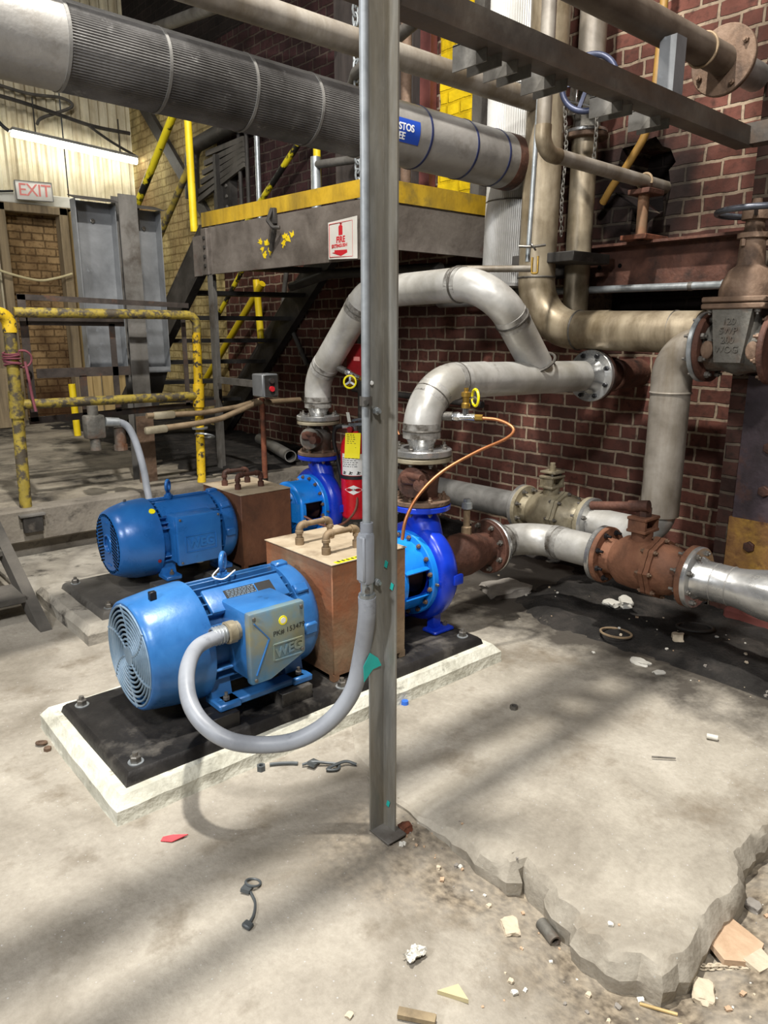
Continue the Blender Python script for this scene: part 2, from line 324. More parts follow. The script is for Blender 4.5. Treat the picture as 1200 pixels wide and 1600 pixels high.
    def build(s, name, m, parent=None, sharp=38, label=None, origin=None):
        bmesh.ops.recalc_face_normals(s.bm, faces=s.bm.faces[:])
        if parent is not None: off = rootof(parent).location.copy()
        elif origin is not None: off = Vector(origin)
        else:
            n = len(s.bm.verts); off = Vector((sum(v.co.x for v in s.bm.verts) / n, sum(v.co.y for v in s.bm.verts) / n, min(v.co.z for v in s.bm.verts)))
        for v in s.bm.verts: v.co -= off
        me = bpy.data.meshes.new(name); s.bm.to_mesh(me); s.bm.free()
        for p in me.polygons: p.use_smooth = True
        me.set_sharp_from_angle(angle=R(sharp))
        me.materials.append(MATS[m])
        o = bpy.data.objects.new(name, me); C.objects.link(o)
        if parent is not None: o.parent = parent
        else: o.location = off
        if label: o['label'] = label
        return o

def thing(name, label, cat, loc, group=None):
    o = bpy.data.objects.new(name, None); C.objects.link(o); o.location = loc; o.empty_display_size = .1
    o['label'] = label; o['category'] = cat
    if group: o['group'] = group
    return o
def tag(o, label, cat, group=None, kind=None):
    o['label'] = label; o['category'] = cat
    if group: o['group'] = group
    if kind: o['kind'] = kind
    return o
def struct(o): o['kind'] = 'structure'; return o

def fillet(pts, rads, n=10):
    P = [Vector(p) for p in pts]; out = [P[0]]
    for i in range(1, len(P) - 1):
        r = rads[i - 1] if isinstance(rads, (list, tuple)) else rads
        a = (P[i - 1] - P[i]).normalized(); b = (P[i + 1] - P[i]).normalized(); ang = a.angle(b)
        if ang > PI - .02 or r <= 0: out.append(P[i]); continue
        d = r / math.tan(ang / 2); s0 = P[i] + a * d; s1 = P[i] + b * d
        c = P[i] + (a + b).normalized() * (r / math.sin(ang / 2))
        v0 = s0 - c; v1 = s1 - c; th = v0.angle(v1)
        for k in range(n + 1):
            t = k / n; out.append(c + (v0 * math.sin((1 - t) * th) + v1 * math.sin(t * th)) / math.sin(th))
    out.append(P[-1]); return out
def spline(pts, n=8):
    P = [Vector(p) for p in pts]; P = [P[0] * 2 - P[1]] + P + [P[-1] * 2 - P[-2]]; out = []
    for i in range(1, len(P) - 2):
        for k in range(n):
            t = k / n; a, b, c, d = P[i - 1:i + 3]
            out.append(.5 * ((2 * b) + (c - a) * t + (2 * a - 5 * b + 4 * c - d) * t * t + (3 * b - a - 3 * c + d) * t ** 3))
    out.append(P[-2]); return out

_hex = {}
def hexmesh(r, h, m, stud=.0):
    key = (round(r, 4), round(h, 4), m, round(stud, 4))
    if key not in _hex:
        b = MB(); b.lathe((0, 0, 0), (0, 0, 1), [(0, 0), (0, r), (h * .85, r), (h, r * .8), (h, 0)], 6)
        if stud: b.cyl((0, 0, h * .9), (0, 0, h + stud), r * .5, seg=10)
        bmesh.ops.recalc_face_normals(b.bm, faces=b.bm.faces[:])
        me = bpy.data.meshes.new('bolt'); b.bm.to_mesh(me); b.bm.free(); me.materials.append(MATS[m]); _hex[key] = me
    return _hex[key]
def bolt(parent, pos, axis, r=.012, h=.012, m='bolt_steel', stud=0.0, name='bolt', rot=0.0):
    o = bpy.data.objects.new(name, hexmesh(r, h, m, stud)); C.objects.link(o); o.parent = parent
    M = frame(axis).to_4x4() @ Matrix.Rotation(rot, 4, 'Z'); M.translation = Vector(pos) - rootof(parent).location
    o.matrix_local = M; return o
def boltring(parent, c, axis, Rb, n, r=.012, h=.014, m='bolt_steel', stud=.006, ph=None, name='bolt', skip=()):
    F = frame(axis); ph = PI / n if ph is None else ph
    for i in range(n):
        if i in skip: continue
        a = ph + 2 * PI * i / n
        bolt(parent, Vector(c) + F @ Vector((math.cos(a) * Rb, math.sin(a) * Rb, 0)), axis, r, h, m, stud, name, rot=i * .6)

def flange(parent, c, axis, R_, th, m, r_in=0.0, name='flange', bore=False, label=None):
    p = [(0, r_in), (0, R_ - .004), (.004, R_), (th - .004, R_), (th, R_ - .004), (th, r_in)]
    b = MB(); b.lathe(c, axis, p + ([p[0]] if r_in else []), 48)
    return b.build(name, m, parent, label=label)

def text(body, size, m, parent, name, o, xdir, up, ext=.0008, fmap=None, align='CENTER', label=None, bold=0.0, space=1.0):
    cu = bpy.data.curves.new('txt', 'FONT'); cu.body = body; cu.size = size; cu.align_x = align; cu.align_y = 'CENTER'; cu.extrude = ext; cu.offset = bold; cu.space_character = space
    ob = bpy.data.objects.new('txt', cu); C.objects.link(ob)
    dg = bpy.context.evaluated_depsgraph_get(); me = bpy.data.meshes.new_from_object(ob.evaluated_get(dg))
    bpy.data.objects.remove(ob); bpy.data.curves.remove(cu)
    x = Vector(xdir).normalized(); u = Vector(up).normalized(); n = x.cross(u).normalized(); off = rootof(parent).location
    for v in me.vertices:
        p = v.co
        v.co = (Vector(o) + x * p.x + u * p.y + n * p.z if fmap is None else Vector(fmap(p.x, p.y, p.z))) - off
    me.name = name; me.materials.clear(); me.materials.append(MATS[m])
    t = bpy.data.objects.new(name, me); C.objects.link(t); t.parent = parent
    if label: t['label'] = label
    return t

# ================================================================== SETTING
def speckle(name, amt=.35):
    nt = MATS[name].node_tree; b = nt.nodes['Principled BSDF']; src = b.inputs['Base Color'].links[0].from_socket
    tc = nt.nodes.new('ShaderNodeTexCoord'); a = nt.nodes.new('ShaderNodeTexNoise'); a.inputs['Scale'].default_value = 45; a.inputs['Detail'].default_value = 12; a.inputs['Roughness'].default_value = .75
    nt.links.new(tc.outputs['Object'], a.inputs['Vector'])
    r = nt.nodes.new('ShaderNodeValToRGB'); r.color_ramp.elements[0].position = .33; r.color_ramp.elements[0].color = (.55, .53, .50, 1); r.color_ramp.elements[1].position = .66; r.color_ramp.elements[1].color = (1.12, 1.12, 1.12, 1)
    nt.links.new(a.outputs['Fac'], r.inputs[0])
    m = nt.nodes.new('ShaderNodeMixRGB'); m.blend_type = 'MULTIPLY'; m.inputs[0].default_value = amt; nt.links.new(src, m.inputs[1]); nt.links.new(r.outputs[0], m.inputs[2]); nt.links.new(m.outputs[0], b.inputs['Base Color'])
    v = nt.nodes.new('ShaderNodeTexVoronoi'); v.inputs['Scale'].default_value = 38; nt.links.new(tc.outputs['Object'], v.inputs['Vector'])   # scattered grit specks
    q = nt.nodes.new('ShaderNodeMapRange'); q.inputs['From Min'].default_value = .10; q.inputs['From Max'].default_value = .05; q.inputs['To Max'].default_value = .55; nt.links.new(v.outputs['Distance'], q.inputs['Value'])
    m2 = nt.nodes.new('ShaderNodeMixRGB'); nt.links.new(q.outputs[0], m2.inputs[0]); nt.links.new(m.outputs[0], m2.inputs[1]); nt.links.new(v.outputs['Color'], m2.inputs[2])
    h = nt.nodes.new('ShaderNodeHueSaturation'); h.inputs['Saturation'].default_value = .08; h.inputs['Value'].default_value = .6; nt.links.new(v.outputs['Color'], h.inputs['Color']); nt.links.new(h.outputs[0], m2.inputs[2])
    nt.links.new(m2.outputs[0], b.inputs['Base Color'])
for n_ in ('floor_concrete', 'slab_concrete', 'raised_concrete'): speckle(n_)
def soot_edge(name, x_from, x_to, hexc):            # black dirt trodden on to the concrete next to the wall, with a ragged outline
    nt = MATS[name].node_tree; b = nt.nodes['Principled BSDF']; src = b.inputs['Base Color'].links[0].from_socket
    tc = nt.nodes.new('ShaderNodeTexCoord'); sx = nt.nodes.new('ShaderNodeSeparateXYZ'); nt.links.new(tc.outputs['Object'], sx.inputs[0])
    a = nt.nodes.new('ShaderNodeTexNoise'); a.inputs['Scale'].default_value = 2.6; a.inputs['Detail'].default_value = 10; a.inputs['Roughness'].default_value = .65; nt.links.new(tc.outputs['Object'], a.inputs['Vector'])
    ad = nt.nodes.new('ShaderNodeMath'); ad.operation = 'MULTIPLY_ADD'; ad.inputs[1].default_value = 1.3; nt.links.new(a.outputs['Fac'], ad.inputs[0]); nt.links.new(sx.outputs[0], ad.inputs[2])
    q = nt.nodes.new('ShaderNodeMapRange'); q.inputs['From Min'].default_value = x_from + .65; q.inputs['From Max'].default_value = x_to + .65; q.inputs['To Max'].default_value = .9; nt.links.new(ad.outputs[0], q.inputs['Value'])
    m = nt.nodes.new('ShaderNodeMixRGB'); nt.links.new(q.outputs[0], m.inputs[0]); nt.links.new(src, m.inputs[1]); m.inputs[2].default_value = lin(hexc); nt.links.new(m.outputs[0], b.inputs['Base Color'])
soot_edge('slab_concrete', .48, .80, '38332e'); soot_edge('floor_concrete', 2.68, 3.0, '332e2a')

# ---- the slab outline is shared by floor and slab
SLAB_EDGE = [(1.45, 1.74), (1.42, 1.61), (1.443, 1.37), (1.461, 1.14), (1.513, 1.121), (1.499, 1.08), (1.456, .972), (1.445, .893), (1.406, .837), (1.41, .766), (1.46, .668), (1.586, .655), (1.705, .669), (1.871, .677), (1.957, .703), (1.993, .735), (2.192, .724), (2.6, .70), (3.05, .71)]
def seg_d(p, a, b):
    a = Vector(a); b = Vector(b); ab = b - a; t = max(0, min(1, (p - a).dot(ab) / ab.length_squared)); return (p - a - ab * t).length
def sstep(a, b, x):
    t = max(0, min(1, (x - a) / (b - a))); return t * t * (3 - 2 * t)
def slab_dist(x, y):
    p = Vector((x, y)); return min(seg_d(p, a, b) for a, b in zip(SLAB_EDGE, SLAB_EDGE[1:]))
def fbm(x, y, s=1.0, seed=0.0):
    return sum(noise.noise(Vector((x * s * 2 ** k, y * s * 2 ** k, seed))) / 2 ** k for k in range(4))
def floor_z(x, y):
    inside = x > 1.45 and y > .69
    z = .0015 * fbm(x, y, 6)
    low = sstep(1.6, 1.05, y)
    if low > 0 and x < 3.2:
        d = slab_dist(x, y) if (.7 < x and y < 1.8) else 9
        k = 1.0 if inside else math.exp(-(d / .22) ** 1.4)
        z += low * (-.085 * k) + (0 if inside else low * .007 * fbm(x, y, 9, 5.) * sstep(.75, 1.25, x))
    return z
def grid(x0, x1, y0, y1, st, zf, keep=None):
    b = MB(); nx = int((x1 - x0) / st); ny = int((y1 - y0) / st)
    V = [[b.bm.verts.new((x0 + (x1 - x0) * i / nx, y0 + (y1 - y0) * j / ny, zf(x0 + (x1 - x0) * i / nx, y0 + (y1 - y0) * j / ny))) for j in range(ny + 1)] for i in range(nx + 1)]
    for i in range(nx):
        for j in range(ny):
            q = (V[i][j], V[i + 1][j], V[i + 1][j + 1], V[i][j + 1])
            if keep is None or keep(q): b.bm.faces.new(q)
    for v in [v for v in b.bm.verts if not v.link_faces]: b.bm.verts.remove(v)
    return b
fl = struct(grid(-1.6, 4.6, -.7, 5.4, .026, floor_z).build('floor', 'floor_concrete', sharp=80, origin=(0, 0, 0)))

# loose grey soil around the broken slab edge, as a mask on the floor's own mesh
ca = fl.data.color_attributes.new('soil', 'FLOAT_COLOR', 'POINT')
for i, v in enumerate(fl.data.vertices):
    x, y = v.co.x, v.co.y; s = 0
    if y < 2.0 and x < 2.6:
        d = slab_dist(x, y); out = 0 if (x > 1.46 and y > .69) else 1
        s = max(sstep(.42, .05, d + .22 * fbm(x, y, 3, 2.)) * sstep(1.85, 1.3, y), sstep(.25, .02, math.hypot(x - 1.33, y - 1.42) + .12 * fbm(x, y, 6)))
        s = max(s, sstep(.5, .1, y + .25 * fbm(x, y, 3.5, 8.) - .15) * sstep(1.0, 1.35, x))
        s *= .55 + .45 * sstep(-.2, .3, fbm(x, y, 9, 4.))
    ca.data[i].color = (s, s, s, 1)
m = MATS['floor_concrete']; nt = m.node_tree; b_ = nt.nodes['Principled BSDF']; src = b_.inputs['Base Color'].links[0].from_socket
at_ = nt.nodes.new('ShaderNodeAttribute'); at_.attribute_name = 'soil'
ns = nt.nodes.new('ShaderNodeTexNoise'); ns.inputs['Scale'].default_value = 42; tco = nt.nodes.new('ShaderNodeTexCoord'); nt.links.new(tco.outputs['Object'], ns.inputs['Vector']); ns.inputs['Detail'].default_value = 8
cr = nt.nodes.new('ShaderNodeValToRGB'); cr.color_ramp.elements[0].position = .32; cr.color_ramp.elements[0].color = lin('4d443a'); cr.color_ramp.elements[1].position = .72; cr.color_ramp.elements[1].color = lin('a19480')
nt.links.new(ns.outputs['Fac'], cr.inputs[0])
mx = nt.nodes.new('ShaderNodeMixRGB'); nt.links.new(at_.outputs['Fac'], mx.inputs[0]); nt.links.new(src, mx.inputs[1]); nt.links.new(cr.outputs[0], mx.inputs[2]); nt.links.new(mx.outputs[0], b_.inputs['Base Color'])

# ---- broken concrete slab that stands a little above the floor
def build_slab():
    b = MB(); rnd = random.Random(4)
    pts = []
    for a, c in zip(SLAB_EDGE, SLAB_EDGE[1:]):
        n = max(1, int(math.dist(a, c) / .022))
        for k in range(n):
            t = k / n; x = a[0] + (c[0] - a[0]) * t; y = a[1] + (c[1] - a[1]) * t
            j = noise.noise_vector(Vector((x * 14, y * 14, 0))) * .016 + noise.noise_vector(Vector((x * 45, y * 45, 3))) * .007
            pts.append((x + j.x, y + j.y))
    back = [(3.0, .9), (3.02, 1.3), (3.05, 1.8), (3.1, 2.3), (2.9, 2.75), (2.52, 2.7), (2.5, 2.05), (1.6, 2.045), (1.5, 1.9)]
    allp = pts + back; cx = sum(p[0] for p in pts) / len(pts)
    def top(x, y): return (.004 + .022 * sstep(1.75, 1.2, y)) + .0015 * fbm(x, y, 7)
    n = len(allp)
    def ringv(k, zoff, zf):
        vs = []
        for i, (x, y) in enumerate(allp):
            if i < len(pts):
                d = Vector((x - 2.3, y - 1.6)); p = Vector(allp[(i - 1) % n]); q = Vector(allp[(i + 1) % n]); tn = (q - p).normalized(); nm = Vector((-tn.y, tn.x))
                if nm.dot(d) < 0: nm = -nm
                x2, y2 = x + nm.x * k, y + nm.y * k
            else: x2, y2 = x, y
            vs.append(b.bm.verts.new((x2, y2, top(x, y) + zoff(x, y) if zf is None else zf)))
        return vs
    e0 = ringv(-.035, lambda x, y: 0, None)
    e1 = ringv(-.006, lambda x, y: -.004 - .008 * abs(fbm(x, y, 16)), None); ea = ringv(.008, lambda x, y: -.022 * sstep(1.6, 1.1, y) - .004, None)
    e2 = ringv(.022, lambda x, y: -.055 * sstep(1.6, 1.1, y) - .006, None)
    e3 = ringv(.012, None, -.13)
    for A, B in ((e0, e1), (e1, ea), (ea, e2), (e2, e3)):
        for i in range(n): b.bm.faces.new((A[i], A[(i + 1) % n], B[(i + 1) % n], B[i]))
    for A in (e1, ea, e2):
        for v in A[:len(pts)]: v.co += noise.noise_vector(v.co * 30) * .010 + noise.noise_vector(v.co * 90) * .004
    ed = [b.bm.edges.get((e0[i], e0[(i + 1) % n])) for i in range(n)]
    bmesh.ops.triangle_fill(b.bm, edges=ed, use_beauty=True, use_dissolve=False)
    return b.build('concrete_slab', 'slab_concrete', sharp=24, origin=(2.2, 1.4, 0))
tag(build_slab(), 'large raised concrete floor slab with a broken front corner, right of the steel post', 'slab')
def oil_stain():
    pass

# ---- black dirt along the brick wall
def dirt_z(x, y):
    t = sstep(2.75, 3.35, x + .16 * fbm(x, y, 2.2, 3.)) * (.15 + .85 * sstep(2.75, 2.3, y) + .3 * sstep(2.9, 3.3, y))
    return -.03 + .075 * t + .012 * fbm(x, y, 11, 1.) + .05 * sstep(3.8, 4.15, x)
tag(grid(2.55, 4.148, -.6, 5.18, .026, dirt_z, lambda q: max(v.co.z for v in q) > -.012 and not (max(v.co.x for v in q) > 3.858 and min(v.co.y for v in q) < 1.737) and not (max(v.co.x for v in q) < 3.05 and min(v.co.y for v in q) > 3.45)).build('black_dirt', 'black_dirt', sharp=80, origin=(3.4, 2, 0)), 'black grit and dirt heaped along the foot of the brick wall', 'dirt', kind='stuff')

# ---- raised floor behind the pumps, its concrete curb
def rz(y): return .36 + max(0, y - 5.2) * .028
rb = MB(); rb.prism([(-2.5, 5.22, .1), (-2.5, 5.22, .36), (-2.5, 9.75, rz(9.75)), (-2.5, 9.75, .1)], (6.75, 0, 0))
for z_ in ():
    pass
rf = struct(rb.build('floor', 'raised_concrete', origin=(0, 0, 0)))
cb = MB(); cb.bx(-2.5, 4.15, 5.10, 5.26, .145, .37, .012); cb.jitter(.006, 5)
struct(cb.build('trim_1', 'curb_concrete'))
struct(MB().bx(-2.5, 4.15, 5.2, 5.34, -.05, .14).build('trim_2', 'curb_concrete'))
lb = MB(); lb.bx(1.06, 3.1, 4.42, 5.2, -.05, .045, .02, 2); lb.jitter(.012, 4)
struct(lb.build('trim_3', 'old_pad_concrete'))
# dark litter on the raised floor below the platform
def lit_z(x, y): return rz(y) - .02 + .035 * sstep(2.35, 3.0, x + .25 * fbm(x, y, 1.8, 6.)) * sstep(5.2, 5.4, y) + .016 * fbm(x, y, 6, 2.)
tag(grid(2.2, 4.148, 5.27, 9.4, .04, lit_z).build('black_litter', 'black_dirt', sharp=80, origin=(3.2, 7, .3)), 'dark crumbly dirt lying on the raised floor below the stairs', 'dirt', kind='stuff')

# ---- right-hand brick wall with two openings
HOLE = [(2.659, 2.555), (2.544, 2.562), (2.445, 2.582), (2.401, 2.524), (2.349, 2.502), (2.311, 2.427), (2.349, 2.39), (2.33, 2.307), (2.369, 2.278), (2.363, 2.175), (2.443, 2.132), (2.499, 2.067), (2.563, 2.084), (2.562, 2.215), (2.691, 2.32), (2.719, 2.395), (2.677, 2.467)]
SLOT = [(2.86, 1.53), (2.86, 1.775), (1.80, 1.775), (1.80, 1.53)]
def wall_with_holes():
    b = MB(); X = 4.15
    outer = [(1.6, -.3), (10.0, -.3), (10.0, 6.6), (1.6, 6.6)]
    edges = []; loops = []
    for lp in (outer, HOLE, SLOT):
        vs = [b.bm.verts.new((X, y, z)) for y, z in lp]; loops.append(vs)
        for i in range(len(vs)): edges.append(b.bm.edges.new((vs[i], vs[(i + 1) % len(vs)])))
    bmesh.ops.triangle_fill(b.bm, edges=edges, use_beauty=False)
    for vs in loops[1:]:
        bk = [b.bm.verts.new((X + .32, v.co.y, v.co.z)) for v in vs]; n = len(vs)
        for i in range(n): b.bm.faces.new((vs[i], vs[(i + 1) % n], bk[(i + 1) % n], bk[i]))
    return b
m = MATS['red_brick']
for nd in m.node_tree.nodes:
    if nd.type == 'VECT_MATH' and nd.operation == 'DISTANCE': nd.inputs[1].default_value = (4.15, 2.52, 2.25)
    if nd.type == 'MAP_RANGE' and abs(nd.inputs['To Max'].default_value - .9) < 1e-4:
        nd.inputs['From Min'].default_value = .78; nd.inputs['From Max'].default_value = .52
wr = struct(wall_with_holes().build('wall_right', 'red_brick', origin=(0, 0, 0)))
struct(MB().bx(4.47, 4.6, 1.6, 10, -.3, 6.6).build('wall_back', 'dark_brick', origin=(0, 0, 0)))
# brick pier that stands forward of the wall
struct(MB().bx(3.86, 4.14, -2.2, 1.735, -.3, 6.6).build('wall_pier', 'pier_brick', origin=(0, 0, 0)))
# cream painted bricks at the far end and the yellow painted patch
struct(MB().bx(4.135, 4.15, 7.45, 9.6, .3, 4.35).build('wall_right', 'cream_brick', origin=(0, 0, 0)))
struct(MB().bx(4.138, 4.15, 4.52, 7.45, 2.3, 4.35).build('wall_right', 'shaded_brick', origin=(0, 0, 0)))
struct(MB().bx(4.135, 4.15, 4.52, 9.6, 4.35, 6.5).build('wall_right', 'dark_brick', origin=(0, 0, 0)))  # near-black brick tone paints in the gloom high on this wall
def yellow_patch():
    b = MB(); rnd = random.Random(2); L_ = []; Rr = []
    for k in range(26):
        z = 2.36 + k * .075; L_.append((4.149, 4.17 + rnd.uniform(-.014, .014), z)); Rr.append((4.149, 3.80 + rnd.uniform(-.014, .014), z))
    b.prism(L_ + Rr[::-1], (-.02, 0, 0)); return b
tag(yellow_patch().build('painted_brickwork', 'yellow_brick', origin=(4.15, 3.98, 0)), 'tall strip of brickwork painted bright yellow behind the big pipes', 'brickwork')

# ---- far wall of corrugated sheet with a doorway
def corr(x0, x1, z0, z1):
    b = MB(); p = []; x = x0; i = 0
    while x < x1:
        for dx, d in ((0, 0), (.035, 0), (.055, -.03), (.09, -.03), (.11, 0)):
            if x + dx <= x1: p.append((x + dx, 9.6 + d))
        x += .11
    vs = [(b.bm.verts.new((a, c, z0)), b.bm.verts.new((a, c, z1))) for a, c in p]
    for A, B in zip(vs, vs[1:]): b.bm.faces.new((A[0], B[0], B[1], A[1]))
    return b
cw = corr(-2.5, 2.5, .3, 6.4)
t_ = corr(2.5, 3.32, 2.98, 6.4); cw.add(t_.bm); t_ = corr(3.32, 4.15, .3, 6.4); cw.add(t_.bm)
struct(cw.build('wall_far', 'corrugated_sheet', sharp=20, origin=(0, 0, 0)))
struct(MB().bx(-2.5, 3.42, 9.53, 9.62, 2.93, 3.06, .01).build('trim_4', 'old_white_sign'))
struct(MB().bx(2.2, 3.6, 9.78, 9.88, .3, 3.2).build('wall_doorway', 'stained_brick', origin=(0, 0, 0)))
fr = MB(); fr.bx(2.47, 2.56, 9.5, 9.66, .4, 2.93, .008); fr.bx(3.15, 3.25, 9.5, 9.66, .4, 2.93, .008); fr.bx(2.47, 3.25, 9.5, 9.66, 2.84, 2.93, .008)
struct(fr.build('door_1', 'wood_old'))
struct(MB().bx(3.28, 3.36, 9.48, 9.6, .4, 2.9, .006).build('trim_5', 'wood_pale'))
# ---- roof far above
struct(MB().bx(-6, 4.6, -4, 10.2, 6.6, 6.7).build('ceiling', 'roof_dark'))

# ================================================================== PUMP SETS
def plinth(name, x0, x1, y0, y1, h, m, label, seed):
    b = MB(); c = .035
    def ringp(i, z): return [(x0 + i, y0 + i, z), (x1 - i, y0 + i, z), (x1 - i, y1 - i, z), (x0 + i, y1 - i, z)]
    def dense(r):
        o = []
        for a, q in zip(r, r[1:] + r[:1]):
            for k in range(24): o.append(Vector(a).lerp(Vector(q), k / 24))
        return o
    L3 = [[b.bm.verts.new(p) for p in dense(ringp(i, z))] for i, z in ((-.012, -.02), (0, .012), (0, h - c), (c * .8, h))]
    n = len(L3[0])
    for A, B in zip(L3, L3[1:]):
        for i in range(n): b.bm.faces.new((A[i], A[(i + 1) % n], B[(i + 1) % n], B[i]))
    b.bm.faces.new(L3[-1]); b.jitter(.006, 9)
    return tag(b.build(name, m, sharp=30, origin=((x0 + x1) / 2, (y0 + y1) / 2, 0)), label, 'plinth')
plinth('concrete_plinth', .68, 2.50, 2.06, 2.84, .085, 'pad_concrete', 'pale chamfered concrete plinth under the front motor and pump', 1)
plinth('concrete_plinth', 1.10, 3.00, 3.50, 4.34, .085, 'old_pad_concrete', 'grimy concrete plinth under the rear motor and pump', 2)

def baseplate(x0, x1, y0, y1, z0, z1, m, label, rails):
    t = thing('base_plate', label, 'base plate', ((x0 + x1) / 2, (y0 + y1) / 2, z0))
    b = MB(); e = .02
    for z, i in ((z0, 0), (z1 - .008, .006), (z1, .014)): pass
    lv = [[b.bm.verts.new(p) for p in ((x0 + i, y0 + i, z), (x1 - i, y0 + i, z), (x1 - i, y1 - i, z), (x0 + i, y1 - i, z))] for z, i in ((z0, 0), (z1 - .012, .008), (z1, .02))]
    for A, B in zip(lv, lv[1:]):
        for k in range(4): b.bm.faces.new((A[k], A[(k + 1) % 4], B[(k + 1) % 4], B[k]))
    b.bm.faces.new(lv[-1]); b.bm.faces.new(lv[0][::-1]); b.build('plate', m, t)
    for rx0, rx1, ry0, ry1, h in rails: MB().bx(rx0, rx1, ry0, ry1, z1 - .002, z1 + h, .003).build('rail', 'black_plate' if m == 'black_plate' else m, t)
    for px_, py_ in ((x0 + .06, y0 + .06), (x0 + .06, y1 - .07), (x1 - .07, y0 + .07), (x1 - .07, y1 - .07), ((x0 + x1) / 2 + .05, y0 + .04)):
        MB().cyl((px_, py_, z1 - .001), (px_, py_, z1 + .003), .026).build('washer', 'galvanised', t)
        bolt(t, (px_, py_, z1 + .003), (0, 0, 1), .019, .022, 'bolt_steel', .012, 'anchor_bolt', rot=px_ * 3)
    return t
baseplate(.735, 2.44, 2.115, 2.75, .083, .122, 'black_plate', 'black steel base plate with anchor bolts under the front motor', [(1.04, 1.18, 2.16, 2.26, .055), (1.36, 1.50, 2.16, 2.26, .055), (1.04, 1.18, 2.58, 2.68, .055), (1.36, 1.50, 2.58, 2.68, .055)])
baseplate(1.20, 2.92, 3.57, 4.20, .083, .122, 'grey_plate', 'dusty grey steel base plate under the rear motor', [(1.52, 1.66, 3.62, 3.72, .055), (1.84, 1.98, 3.62, 3.72, .055), (1.52, 1.66, 4.04, 4.14, .055), (1.84, 1.98, 4.04, 4.14, .055)])

